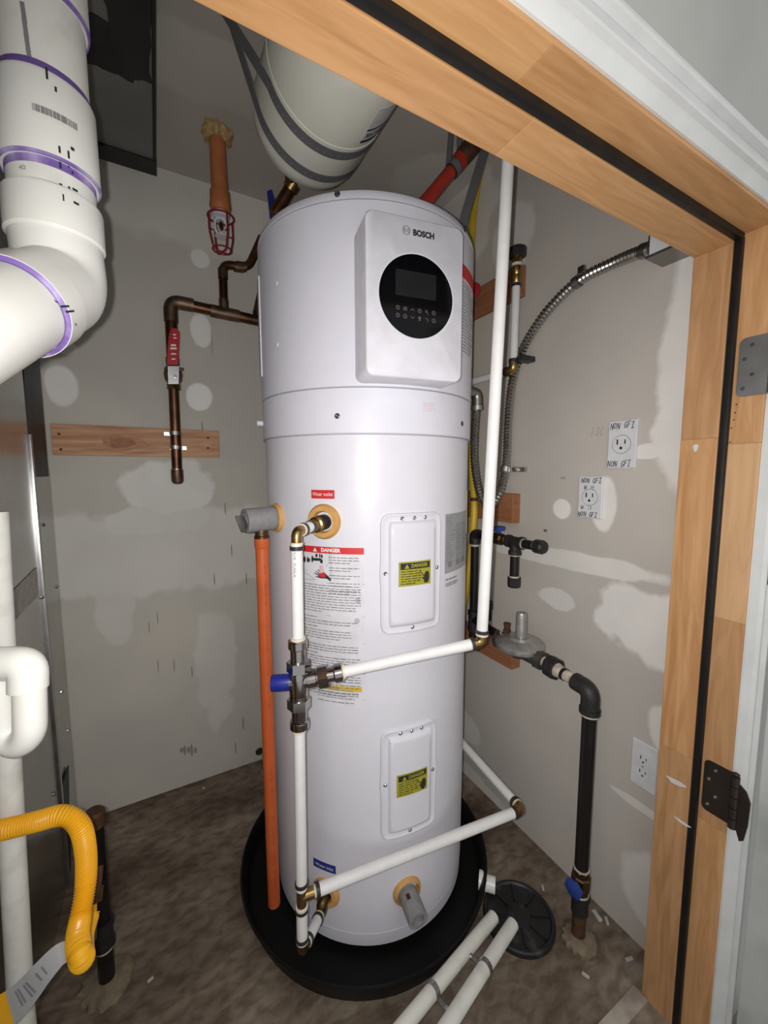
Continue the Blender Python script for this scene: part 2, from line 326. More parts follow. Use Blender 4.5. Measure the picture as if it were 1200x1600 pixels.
def floor_mat():
    mt, t, b = nt('stained_subfloor'); L = t.links.new
    gm = N(t, 'ShaderNodeNewGeometry'); mp = N(t, 'ShaderNodeMapping'); mp.inputs['Scale'].default_value = (1, 1.7, 1); mp.inputs['Rotation'].default_value = (0, 0, .5)
    L(gm.outputs['Position'], mp.inputs[0])
    def nz(s, d, dist=0):
        n = N(t, 'ShaderNodeTexNoise'); n.inputs['Scale'].default_value = s; n.inputs['Detail'].default_value = d; n.inputs['Distortion'].default_value = dist; L(mp.outputs[0], n.inputs[0]); return n.outputs[0]
    a = nz(3.0, 8, .3); c = nz(26, 9, .4)
    r1 = N(t, 'ShaderNodeValToRGB'); e = r1.color_ramp.elements; e[0].position = .34; e[1].position = .66; e[0].color = (.095, .066, .042, 1); e[1].color = (.28, .235, .185, 1); L(a, r1.inputs[0])
    r2 = N(t, 'ShaderNodeValToRGB'); e = r2.color_ramp.elements; e[0].position = .36; e[1].position = .62; e[0].color = (.62, .56, .50, 1); e[1].color = (1.08, 1.06, 1.04, 1); L(c, r2.inputs[0])
    mx = N(t, 'ShaderNodeMix', data_type='RGBA', blend_type='MULTIPLY'); mx.inputs[0].default_value = 1; L(r1.outputs[0], mx.inputs[6]); L(r2.outputs[0], mx.inputs[7])
    L(mx.outputs[2], b.inputs['Base Color']); b.inputs['Roughness'].default_value = .75
    bp = N(t, 'ShaderNodeBump'); bp.inputs['Strength'].default_value = .35; bp.inputs['Distance'].default_value = .004; L(c, bp.inputs['Height']); L(bp.outputs[0], b.inputs['Normal'])
    return mt
M['floor'] = floor_mat()
build('floor', MB().box((XL-.1, -.6, -.1), (XR+.1, YB+.1, 0)), 'floor', kind='structure', smooth=0)
build('ceiling', MB().box((XL-.1, .42, ZC), (XR+.1, YB+.1, ZC+.1)), 'ceil', kind='structure', smooth=0)
build('wall_back', MB().box((XL-.1, YB, 0), (XR, YB+.1, ZC)), 'wall_back', kind='structure', smooth=0)
build('wall_right', MB().box((XR, .42, 0), (XR+.1, YB+.1, ZC)), 'wall_right', kind='structure', smooth=0)
build('wall_left', MB().box((XL-.1, .42, 0), (XL, YB, ZC)), 'wall_plain', kind='structure', smooth=0)
# door wall with its opening (front = hallway side)
JX, JXL, HZ = .925, -.175, 1.617                 # jamb faces and head face
yA, yB2 = .300, .420
wf = MB(); wf.box((XL-.1, yA, 0), (JXL-.02, yB2, ZC+.2)); wf.box((JX+.022, yA, 0), (1.9, yB2, ZC+.2)); wf.box((JXL-.02, yA, HZ+.022), (JX+.022, yB2, ZC+.2))
build('wall_front', wf, 'hallpaint', kind='structure', smooth=0)
door = thing('door_1', (.37, .36, 0), kind='structure')
x0 = JXL
def seg_x(xa, xb, y0, y1, z0, z1, mat): build('head_jamb', MB().box((xa, y0, z0), (xb, y1, z1), .0012), mat, door, smooth=0)
def seg_z(za, zb, xa, xb, y0, y1, mat): build('side_jamb', MB().box((xa, y0, za), (xb, y1, zb), .0012), mat, door, smooth=0)
seg_x(JXL, .36, yA, .352, HZ, HZ+.02, 'jamb_x'); seg_x(.36, JX+.02, yA, .352, HZ, HZ+.02, 'jamb_x2')
for a, b_, k in ((0, .50, 'jamb_z'), (.50, .92, 'jamb_z2'), (.92, 1.25, 'jamb_z3'), (1.25, HZ, 'jamb_z')): seg_z(a, b_, JX, JX+.02, yA, .352, k)
seg_z(0, HZ, JXL-.02, JXL, yA, .352, 'jamb_z2')
SX, SZ = .913, 1.605
def stop(mb, mat): build('door_stop', mb, mat, door, smooth=0)
stop(MB().box((JXL, .3585, SZ), (.40, .42, HZ+.02), .0012), 'jamb_x2'); stop(MB().box((.40, .3585, SZ), (JX+.02, .42, HZ+.02), .0012), 'jamb_x')
for a, b_, k in ((0, .62, 'jamb_z2'), (.62, 1.262, 'jamb_z'), (1.262, SZ, 'jamb_z2')): stop(MB().box((SX, .3585, a), (JX+.02, .42, b_), .0012), k)
stop(MB().box((JXL-.02, .3585, 0), (JXL+.012, .42, SZ), .0012), 'jamb_z')
build('weatherstrip', MB().box((JXL, .346, SZ+.001), (JX-.001, .358, HZ+.002), .003), 'rubber', door)
build('weatherstrip', MB().box((SX+.001, .346, .004), (JX+.002, .358, SZ+.006), .003), 'rubber', door)
# paint smears on the stop
for (px, py, rx, rz, ang) in ((1056, 1222, .017, .006, 1.2), (1066, 1285, .014, .004, 0), (1087, 700, .004, .009, .2)):
    c = at(px, py, X=SX) - V(.0005, 0, 0)
    poly = [c+V(0, math.cos(a)*rx*(1+.3*math.sin(3*a)), math.sin(a)*rz*(1+.25*math.cos(2*a+ang))) for a in [2*math.pi*k/14 for k in range(14)]]
    build('paint_smear', MB().prism(poly, V(.0004, 0, 0)), 'trim', door, label='smear of white paint on wooden door stop')
# hinges on the right jamb
def hinge(px0, py0, px1, py1, mat, knuckle, lab):
    a, b_ = at(px0, py0, X=JX), at(px1, py1, X=JX); y1 = a.y; z1, z0 = a.z, b_.z; y0 = .300
    r = .010; poly = []
    for (cy, cz, s) in ((y1-r, z1-r, 0), (y1-r, z0+r, 3)):
        for k in range(6):
            ang = math.pi/2*k/5
            if s == 0: poly.append(V(JX-.0015, cy+r*math.sin(ang), cz+r*math.cos(ang)))
            else: poly.append(V(JX-.0015, cy+r*math.cos(ang), cz-r*math.sin(ang)))
    poly += [V(JX-.0015, y0-.004, z0), V(JX-.0015, y0-.004, z1)]
    h = build('hinge', MB().prism(poly, V(.003, 0, 0)), mat, door, label=lab)
    H = z1-z0
    for fy, fz in ((.35, .14), (.12, .36), (.42, .64), (.14, .86)):
        p = V(JX-.0015, y1-(y1-y0)*fy-.004, z1-H*fz)
        build('screw', MB().lathe(p, (-1, 0, 0), [(0, .0034), (.0007, .003), (.0009, .0012), (.0004, .0008)], 10), 'steel' if knuckle else 'darkscrew', h)
    kb = MB()
    for k in range(5): kb.tube([V(JX-.007, y0-.010, z0+H*(k+.04)/5), V(JX-.007, y0-.010, z0+H*(k+.96)/5)], .0065, 14)
    kb.lathe(V(JX-.007, y0-.010, z1), (0, 0, 1), [(0, .005), (.004, .006), (.007, .002)], 12)
    build('knuckle', kb, mat, h)
    if knuckle:
        lf = MB(); X_ = JX-.006; yk = y0-.016
        poly2 = [V(X_, yk, z1-.014), V(X_, yk-.010, z1-.022), V(X_, yk-.017, z1-.040), V(X_, yk-.016, z0+.02), V(X_, yk-.012, z0-.012), V(X_, yk-.006, z0-.018), V(X_, yk, z0)]
        build('free_leaf', lf.prism(poly2, V(.003, 0, 0)), mat, h)
    return h
hinge(1157, 530, 1153, 621, 'hinge1', False, 'pewter grey upper hinge with rounded corners')
hinge(1102, 1184, 1098, 1262, 'hinge2', True, 'dark bronze lower hinge with bare knuckle')
for k, (px, py) in enumerate(((1151, 632), (1149, 645), (1147, 656), (1143, 669), (1141, 691))):
    p = at(px, py, X=JX); build('nail_hole', MB().lathe(p+V(-.0003, 0, 0), (-1, 0, 0), [(0, .0013), (.0003, .0011)], 8), 'slot', door)
# casing round the opening on the hallway side (stepped profile)
PROF = [(0, 0), (0, .003), (.014, .0115), (.0165, .0175), (.020, .018), (.022, .0165), (.042, .0110), (.044, .0195), (.048, .0205), (.051, .018), (.062, .0145), (.065, .012), (.065, 0)]
tr = MB(); tr.rings([[V(x, yA-d, HZ+.006+h) for h, d in PROF] for x in (JXL-.06, JX+.06)]); build('trim_1', tr, 'trim', kind='structure', smooth=20)
tr = MB(); tr.rings([[V(JX+.006+h, yA-d, z) for h, d in PROF] for z in (0, HZ+.03)]); t2 = build('trim_2', tr, 'trim', kind='structure', smooth=20)
tr = MB(); tr.rings([[V(JXL-.006-h, yA-d, z) for h, d in PROF] for z in (0, HZ+.03)]); build('trim_3', tr, 'trim', kind='structure', smooth=20)
SLX = .972
d2 = thing('door_2', (SLX+.018, -.1, 0), kind='structure')
build('slab', MB().box((SLX, -.46, .012), (SLX+.036, .272, HZ-.006), .002), 'slabpaint', d2, smooth=0)
q, q2 = at(1196, 822, X=SLX), at(1196, 914, X=SLX); yc = (q.y+q2.y)/2-.003; wv = .006; poly = []
for k in range(11): a = math.pi*k/10; poly.append(V(SLX+.0002, yc+wv*math.cos(a), q.z-wv+wv*math.sin(a)))
for k in range(11): a = math.pi+math.pi*k/10; poly.append(V(SLX+.0002, yc+wv*math.cos(a), q2.z+wv+wv*math.sin(a)))
build('latch_plate', MB().prism(poly, V(-.0016, 0, 0)), 'hinge3', d2, label='narrow bronze plate with rounded ends')
# pale strip at the door sill
a, b_ = V(.913, .418, 0), V(.78, .418, 0)
build('threshold_strip', MB().box((-.16, .405, 0), (SX-.002, .437, .007), .002), 'lathing', label='pale dusty threshold strip on the floor below the door frame', cat='threshold')

# ================================================================== WATER HEATER
heater = thing('water_heater', (TX, TY, .0), 'tall white cylindrical heat pump water heater with black round control dial', 'water heater')
RB, RS = .281, .2865
b0 = .026
mb = MB().lathe((TX, TY, 0), (0, 0, 1), [(b0, .20), (b0, RB-.010), (b0+.004, RB-.003), (.062, RB-.003), (.0625, RB-.0045), (.066, RB-.0045), (.0665, RB-.0015), (.30, RB), (1.281, RB), (1.281, .2)], 96)
build('tank_jacket', mb, 'enamel', heater, smooth=30)
mb = MB().lathe((TX, TY, 0), (0, 0, 1), [(1.280, .2), (1.280, RS-.0035), (1.2835, RS-.0035), (1.284, RS-.0005), (1.378, RS-.0005), (1.3785, RS-.0025), (1.3815, RS-.0025), (1.382, RS), (1.752, RS), (1.7525, RS-.002), (1.7555, RS-.002), (1.756, RS), (1.766, RS-.001), (1.773, RS-.005), (1.777, RS-.012), (1.778, RS-.03), (1.770, RS-.05), (1.770, .001)], 96)
build('upper_shroud', mb, 'enamel_top', heater, smooth=30)
for z_ in (1.2815, 1.380, 1.754): build('seam_line', MB().lathe((TX, TY, 0), (0, 0, 1), [(z_-.0009, RS-.004), (z_-.0009, RS-.0012), (z_+.0009, RS-.0012), (z_+.0009, RS-.004)], 96, False), 'seam', heater)
# screws
for (px, py) in ((527, 303), (726, 358), (527, 650), (722, 662)):
    a, z = cyl_hit(px, py, RS); build('jacket_screw', MB().lathe(tp(a, z, RS-.001), rad(a), [(0, .0062), (.002, .006), (.003, .0035), (.0022, .002)], 12), 'darkscrew', heater)
for (px, py) in ((432, 442), (433, 538)):
    a, z = cyl_hit(px, py, RS); build('jacket_dimple', MB().lathe(tp(a, z, RS-.001), rad(a), [(0, .006), (.002, .005), (.003, .002)], 12), 'enamel_top', heater)
a = -101; build('side_knob', MB().lathe(tp(a, 1.327, RB-.002), rad(a), [(0, .0075), (.02, .0075), (.022, .006)], 14), 'panel', heater, label='small white stub on left flank')
# left air intake grille: perforated plate
gr = MB(); gr.shell(lambda u, v, l: tp(-94-22*u, 1.44+.24*v, RS+l), 10, 4, .003); g_ = build('air_grille', gr, 'enamel_top', heater, label='perforated white air grille')
gh = MB()
for i in range(7):
    for j in range(26):
        a = -95.5-3*i-(j % 2)*1.5; z = 1.448+j*.009
        gh.flat(([( .0028*math.cos(k*math.pi/3), .0028*math.sin(k*math.pi/3)) for k in range(6)], [list(range(6))]), lambda x, y: tp(a+math.degrees(x/RS), z+y, RS+.0034))
build('grille_holes', gh, 'greyink', g_, kind='stuff')
# --- control panel
PA = -10.0; pn = rad(PA); pu = V(math.cos(math.radians(PA)), math.sin(math.radians(PA)), 0); PR = .345
pc = V(TX, TY, 0)+pn*PR
def phit(x, y):
    d = ray(x, y); t = (pc-CAM).dot(pn)/d.dot(pn); p = CAM+d*t; return (p-pc).dot(pu), p.z
ul, zt = phit(573.5, 324); ul2, zb = phit(574, 584); ur, ztr = phit(724, 362); ur2, zbr = phit(718, 595)
UL, UR = (ul+ul2)/2, (ur+ur2)/2; ZT, ZB = (zt+ztr)/2, (zb+zbr)/2
def pp(u, z, l=0): return pc+pu*u+V(0, 0, z)+pn*l
def rrect(u0, u1, z0, z1, r, n=6):
    out = []
    for (cu, cz, a0) in ((u1-r, z1-r, 0), (u0+r, z1-r, 90), (u0+r, z0+r, 180), (u1-r, z0+r, 270)):
        for k in range(n+1):
            a = math.radians(a0+90*k/n); out.append((cu+r*math.cos(a), cz+r*math.sin(a)))
    return out
mb = MB(); e = .006
def prof(grow, l, r): return [pp(u, z, l) for u, z in rrect(UL-grow, UR+grow, ZB-grow, ZT+grow, r)]
mb.rings([prof(.003, -.16, .016), prof(.003, -.004, .016), prof(.0015, -.001, .0155), prof(0, 0, .014)])
panel = build('control_panel', mb, 'panel', heater, label='raised white rounded control panel')
cu, cz = phit(649, 463); u_l, _ = phit(592, 452); u_r, _ = phit(706, 475); _, z_t = phit(645, 397); _, z_b = phit(655, 530)
CR = ((u_r-u_l)+(z_t-z_b))/4; cz = (z_t+z_b)/2; cu = (u_l+u_r)/2
ring = MB(); ring.lathe(pp(cu, cz, -.001), pn, [(0, CR+.004), (.002, CR+.0036), (.0022, CR), (.0012, CR)], 64)
build('dial_bezel', ring, 'enamel', panel)
dial = build('display_dial', MB().lathe(pp(cu, cz, .0008), pn, [(0, CR), (.0010, CR), (.0014, CR-.001)], 64), 'black_glass', panel, label='black glass dial with dark screen')
su0, sz0 = phit(617, 421); su1, sz1 = phit(681, 472)
sw0, _ = phit(617, 460); sw1, sz2 = phit(681, 440)
def pflat(poly, l, mat, nm, par, **k): return build(nm, MB().prism([pp(u, z, l) for u, z in poly], pn*.0003), mat, par, smooth=0, **k)
scw = (phit(681, 450)[0]-phit(618, 440)[0])/2; scz = phit(649, 446)[1]; scu = phit(649.5, 446)[0]; sch = (phit(618, 421)[1]-phit(618, 462)[1])/2
pflat(rrect(scu-scw, scu+scw, scz-sch, scz+sch, .002), .0023, 'screen', 'screen', panel)
ic = MB()
def icon_ring(u, z, r, wd=.0011, a0=0, a1=360):
    k = 14; pts = []
    for i in range(k+1):
        a = math.radians(a0+(a1-a0)*i/k); pts.append((u+r*math.cos(a), z+r*math.sin(a), u+(r-wd)*math.cos(a), z+(r-wd)*math.sin(a)))
    for A, B in zip(pts, pts[1:]):
        ic.face([ic.v(pp(A[0], A[1], .0024)), ic.v(pp(B[0], B[1], .0024)), ic.v(pp(B[2], B[3], .0024)), ic.v(pp(A[2], A[3], .0024))])
def icon_line(u0, z0, u1, z1, wd=.0011):
    d = Vector((u1-u0, z1-z0)); n = Vector((-d.y, d.x)).normalized()*wd/2
    ic.face([ic.v(pp(u0+n.x, z0+n.y, .0024)), ic.v(pp(u0-n.x, z0-n.y, .0024)), ic.v(pp(u1-n.x, z1-n.y, .0024)), ic.v(pp(u1+n.x, z1+n.y, .0024))])
iu0, iz0 = phit(621, 481); iu1, iz1 = phit(677, 490); _, iz2 = phit(621, 493)
for r in range(2):
    for c in range(6):
        u = iu0+(iu1-iu0)*c/5; z = (iz0+ (phit(677, 490)[1]-iz0)*c/5*1.0) if r == 0 else (iz2+(phit(677, 502)[1]-iz2)*c/5); s = .0042
        if c == 2:
            k = 1 if r == 0 else -1; icon_line(u-s, z-k*s*.5, u, z+k*s*.5); icon_line(u, z+k*s*.5, u+s, z-k*s*.5)
        elif (r, c) == (0, 1):
            for k in range(3): icon_line(u-s, z+(k-1)*.0026, u+s, z+(k-1)*.0026)
        elif (r, c) == (1, 4): icon_ring(u, z-.001, s*.8, .0011, -90, 90); icon_line(u-s, z+.0022, u, z+.0022)
        elif (r, c) == (1, 3): icon_ring(u, z+.001, s*.7, .0018); icon_line(u-s*.4, z-s*.8, u+s*.4, z-s*.8, .0018)
        elif (r, c) == (0, 4): icon_ring(u-.001, z+.001, s*.6); icon_line(u+.001, z-.001, u+s, z-s)
        else:
            icon_ring(u, z, s); icon_line(u, z-s*.4, u, z+s*.4)
build('button_icons', ic, 'icon', panel, smooth=0)
# maker's emblem and wordmark
lu, lz = phit(662, 367); lwid = phit(679, 371)[0]-phit(646, 364)[0]
tv, tf = text2d('BOSCH', .02, .0011); wd = max(x for x, y in tv)-min(x for x, y in tv); k = lwid/wd; mx_ = (max(x for x, y in tv)+min(x for x, y in tv))/2
build('wordmark', MB().flat(([((x-mx_)*k, y*k*1.08) for x, y in tv], tf), lambda x, y: pp(lu+x, lz+y, .0005)), 'ink', panel, smooth=0)
eu, ez = phit(635, 360); er = (phit(641.5, 361)[0]-phit(628.5, 359)[0])/2
ic = MB(); _o = .0005
def er_ring(r, wd, a0=0, a1=360, cu=None):
    cu = eu if cu is None else cu; k = 24; pts = []
    for i in range(k+1):
        a = math.radians(a0+(a1-a0)*i/k); pts.append((cu+r*math.cos(a), ez+r*math.sin(a), cu+(r-wd)*math.cos(a), ez+(r-wd)*math.sin(a)))
    for A, B in zip(pts, pts[1:]): ic.face([ic.v(pp(A[0], A[1], _o)), ic.v(pp(B[0], B[1], _o)), ic.v(pp(B[2], B[3], _o)), ic.v(pp(A[2], A[3], _o))])
def eline(u0, z0, u1, z1, wd):
    d = Vector((u1-u0, z1-z0)); n = Vector((-d.y, d.x)).normalized()*wd/2
    ic.face([ic.v(pp(eu+u0+n.x, ez+z0+n.y, _o)), ic.v(pp(eu+u0-n.x, ez+z0-n.y, _o)), ic.v(pp(eu+u1-n.x, ez+z1-n.y, _o)), ic.v(pp(eu+u1+n.x, ez+z1+n.y, _o))])
er_ring(er, er*.15); er_ring(er*.74, er*.14, 122, 238); er_ring(er*.74, er*.14, -58, 58)
eline(-er*.38, -er*.62, -er*.38, er*.62, er*.14); eline(er*.38, -er*.62, er*.38, er*.62, er*.14); eline(-er*.38, er*.17, er*.38, er*.17, er*.12); eline(-er*.38, -er*.17, er*.38, -er*.17, er*.12)
build('ring_emblem', ic, 'greyink', panel, smooth=0)

# --- flat printing on the jacket
def strip(nm, a0, a1, z0, z1, R, mat, lift=.0008, par=None, **k):
    nu = max(2, int(abs(a1-a0)/2.5)); return build(nm, MB().shell(lambda u, v, l: tp(a0+(a1-a0)*u, z0+(z1-z0)*v, R+l), nu, 1, lift), mat, par or heater, **k)
def ctext(s, a, z, h, R, mat, par, bold=0, nm='lettering', maxw=None, align='CENTER', lift=.0013):
    tv, tf = text2d(s, h*1.35, bold, align); wd = max(x for x, y in tv)-min(x for x, y in tv); k = 1 if not maxw else min(1, maxw/wd)
    if align == 'CENTER': mx_ = (max(x for x, y in tv)+min(x for x, y in tv))/2
    else: mx_ = min(x for x, y in tv)
    return build(nm, MB().flat(([((x-mx_)*k, y) for x, y in tv], tf), lambda x, y: tp(a+math.degrees(x/R), z+y, R+lift)), mat, par, smooth=0)
def small_print(mb, a0, a1, z, h, R, lift=.0013, last=1.0):
    """one line of print too small to read: short word-length marks"""
    x = a0; end = a0+(a1-a0)*last; dg = math.degrees(1/R)
    while x < end:
        wl = random.uniform(.006, .016)*dg; e2 = min(x+wl, end)
        hh = h*random.uniform(.75, 1)
        mb.face([mb.v(tp(x, z-hh/2, R+lift)), mb.v(tp(e2, z-hh/2, R+lift)), mb.v(tp(e2, z+hh/2, R+lift)), mb.v(tp(x, z+hh/2, R+lift))]); x = e2+.0022*dg
s_ = strip('outlet_label', -54, -42.3, 1.1405, 1.160, RB, 'red', label='red label reading Water outlet'); ctext('Water outlet', -48.15, 1.1503, .0085, RB, 'whiteprint', s_, maxw=.05)
s_ = strip('inlet_label', -57.2, -44.4, .219, .240, RB, 'blue', label='blue label reading Water inlet'); ctext('Water inlet', -50.8, .2293, .0085, RB, 'whiteprint', s_, maxw=.05)
# long warning sheet
A0, A1 = -64.5, -29.0
sheet = strip('warning_sheet', A0, A1, .655, 1.033, RB, 'paper', .0005, label='long white warning sheet full of small print')
strip('warning_banner', A0, A1, 1.0165, 1.0315, RB, 'red', .0009, sheet); ctext('DANGER', -44.5, 1.024, .0085, RB, 'whiteprint', sheet, .0005)
def cpoly(pts, mat, nm, par, lift=.0012, R=RB, conv=None):
    return build(nm, MB().flat(([conv(x, y) if conv else (x, y) for x, y in pts], [list(range(len(pts)))]), lambda x, y: tp(x, y, R+lift)), mat, par, smooth=0)
def cv(x, y):                                    # crop pixels (zoom of 450,840..590,980) -> heater coordinates
    a, z = cyl_hit(450+x/8.571, 840+y/8.571, RB); return a, z
pic = MB()
def picpoly(pts, lift=.0012): pic.flat(([cv(x, y) for x, y in pts], [list(range(len(pts)))]), lambda x, y: tp(x, y, RB+lift))
def ell(cx, cy, rx, ry, n=12): return [(cx+rx*math.cos(2*math.pi*k/n), cy+ry*math.sin(2*math.pi*k/n)) for k in range(n)]
picpoly(ell(226, 290, 16, 42)); picpoly(ell(268, 295, 12, 38)); picpoly(ell(288, 300, 10, 30)); picpoly(ell(330, 285, 14, 45)); picpoly(ell(385, 238, 16, 24)); picpoly(ell(430, 240, 10, 30)); picpoly(ell(456, 250, 12, 28))
picpoly([(335, 268), (440, 276), (468, 300), (468, 342), (436, 342), (434, 312), (335, 306)])
picpoly([(470, 445), (500, 478), (575, 545), (575, 588), (520, 548), (450, 545), (375, 525), (372, 516), (425, 518), (355, 476), (360, 468), (428, 500), (370, 445), (376, 440), (440, 488), (400, 425), (408, 420), (452, 480)])
def pline(x0, y0, x1, y1, wd=2.2):
    d = Vector((x1-x0, y1-y0)); n = Vector((-d.y, d.x)).normalized()*wd; picpoly([(x0+n.x, y0+n.y), (x0-n.x, y0-n.y), (x1-n.x, y1-n.y), (x1+n.x, y1+n.y)])
pline(555, 205, 553, 345, 1.6); pline(580, 210, 578, 560, 1.6); pline(200, 415, 553, 345, 1.6); pline(230, 440, 540, 372, 1.6); pline(230, 460, 365, 560, 1.6); pline(200, 550, 365, 565, 1.6)
build('scald_picture', pic, 'ink', sheet, smooth=0, label='black drawing of tap and scalded hand')
cpoly([(425, 370), (470, 370), (482, 440), (470, 500), (425, 480)], 'pinkprint', 'water_stream', sheet, .00135, conv=cv)
cpoly([(430, 475), (480, 470), (512, 512), (490, 535), (440, 525), (420, 500)], 'red', 'scald_mark', sheet, .0014, conv=cv)
tri = MB(); a_, z_ = -52.5, 1.024
tri.flat(([(a_-1.1, z_-.0045), (a_+1.1, z_-.0045), (a_, z_+.0048)], [[0, 1, 2]]), lambda x, y: tp(x, y, RB+.0014)); build('warning_triangle', tri, 'whiteprint', sheet, smooth=0)
sp = MB(); z = 1.008
for blk in (3, 2, 2, 2, 2):
    for i in range(blk): small_print(sp, -45.5, -31, z, .0022, RB, last=1 if i < blk-1 else .7); z -= .0062
    z -= .0052
z = .942
for i in range(11): small_print(sp, A0+1, -33 if i > 7 else -30.5, z, .0022, RB, last=1 if i < 10 else .45); z -= .0062
def rule(z): sp.face([sp.v(tp(A0+1, z, RB+.0012)), sp.v(tp(-46, z, RB+.0012)), sp.v(tp(-46, z+.0007, RB+.0012)), sp.v(tp(A0+1, z+.0007, RB+.0012))]); sp.face([sp.v(tp(-46, z, RB+.0012)), sp.v(tp(A1+.3, z, RB+.0012)), sp.v(tp(A1+.3, z+.0007, RB+.0012)), sp.v(tp(-46, z+.0007, RB+.0012))])
rule(.9485); z -= .002; rule(z); z -= .006
for n, l, ed in ((1, .2, -52), (2, .9, -32), (1, .2, -52), (4, .8, -35), (0, 0, 0), (3, 1, -32), (1, .2, -52), (4, .9, -31), (1, .6, -33), (0, 0, 0), (3, 1, -31), (3, .9, -31), (2, .8, -32)):
    if n == 0: rule(z+.001); z -= .006
    for i in range(n): small_print(sp, A0+1, ed, z, .0023, RB, last=1 if i < n-1 or n == 1 else l); z -= .0062
    z -= .002
rule(z+.002)
zz = .689
for n, l in ((3, .9), (1, .9)):
    for i in range(n): small_print(sp, A0+12, -32, zz, .0022, RB, last=1 if i < n-1 else l); zz -= .0065
    zz -= .004
build('fine_print', sp, 'greyink', sheet, kind='stuff', smooth=0)
s2 = strip('caution_banner', A0, -30.4, .694, .7055, RB, 'yellow', .0009, sheet)
ctext('CAUTION', -45, .6997, .0062, RB, 'greyink', sheet, .0003)
for (px, py) in ((559, 938), (558, 970)):
    a, z = cyl_hit(px, py, RB); mb = MB()
    for rr in (.0055, .0025):
        n = 16; rg = [(a+math.degrees(rr/RB*math.cos(2*math.pi*k/n)), z+rr*math.sin(2*math.pi*k/n)) for k in range(n)]; r2 = [(a+math.degrees((rr-.0012)/RB*math.cos(2*math.pi*k/n)), z+(rr-.0012)*math.sin(2*math.pi*k/n)) for k in range(n)]
        for k in range(n): mb.face([mb.v(tp(*rg[k], RB+.0013)), mb.v(tp(*rg[(k+1) % n], RB+.0013)), mb.v(tp(*r2[(k+1) % n], RB+.0013)), mb.v(tp(*r2[k], RB+.0013))])
    build('pictogram', mb, 'greyink', sheet, smooth=0)
# reading lines beside the (omitted) square code
sp = MB()
for i in range(4): small_print(sp, -1.6, 5, 1.351-i*.0052, .0016, RS, last=(1, .9, 1, .7)[i])
build('faint_print', sp, 'pinkprint', heater, kind='stuff', smooth=0)
# silver rating plate, barcode, upper right label, energy label
rp_ = strip('rating_plate', 14.3, 43, .952, 1.098, RB, 'silver', .0008, label='silver rating plate')
sp = MB()
for i in range(19):
    z = 1.088-i*.0061
    for (a0, a1) in ((15.3, 23), (24.5, 31), (32, 38)):
        if i < 3 and a0 > 16: continue
        small_print(sp, a0, a1, z, .0022, RB, last=random.uniform(.5, 1))
for (a0, a1) in ((17, 20), (24.5, 28.5), (31.5, 37)): sp.shell(lambda u, v, l: tp(a0+(a1-a0)*u, .966+.014*v, RB+.0012+l), 2, 1, .0002)
build('plate_print', sp, 'greyink', rp_, kind='stuff', smooth=0)
sp = MB(); x = 15
while x < 27:
    sp.face([sp.v(tp(x, .918, RB+.0006)), sp.v(tp(x+.35, .918, RB+.0006)), sp.v(tp(x+.35, .928, RB+.0006)), sp.v(tp(x, .928, RB+.0006))]); x += random.choice((.6, .8, 1.0))
small_print(sp, 15, 26, .936, .004, RB, .0006); build('serial_barcode', sp, 'greyink', heater, kind='stuff', smooth=0)
s_ = strip('side_label', 24, 46, 1.475, 1.685, RS, 'paper', .0006, label='white side label with red heading'); strip('side_heading', 24, 46, 1.655, 1.685, RS, 'red', .001, s_)
sp = MB()
for i in range(22): small_print(sp, 25.5, 44, 1.645-i*.0074, .003, RS, .0012, last=random.uniform(.6, 1))
build('side_print', sp, 'greyink', s_, kind='stuff', smooth=0)
strip('energy_label', 48, 74, 1.03, 1.15, RB, 'energy', .0008, label='yellow energy label on right flank')

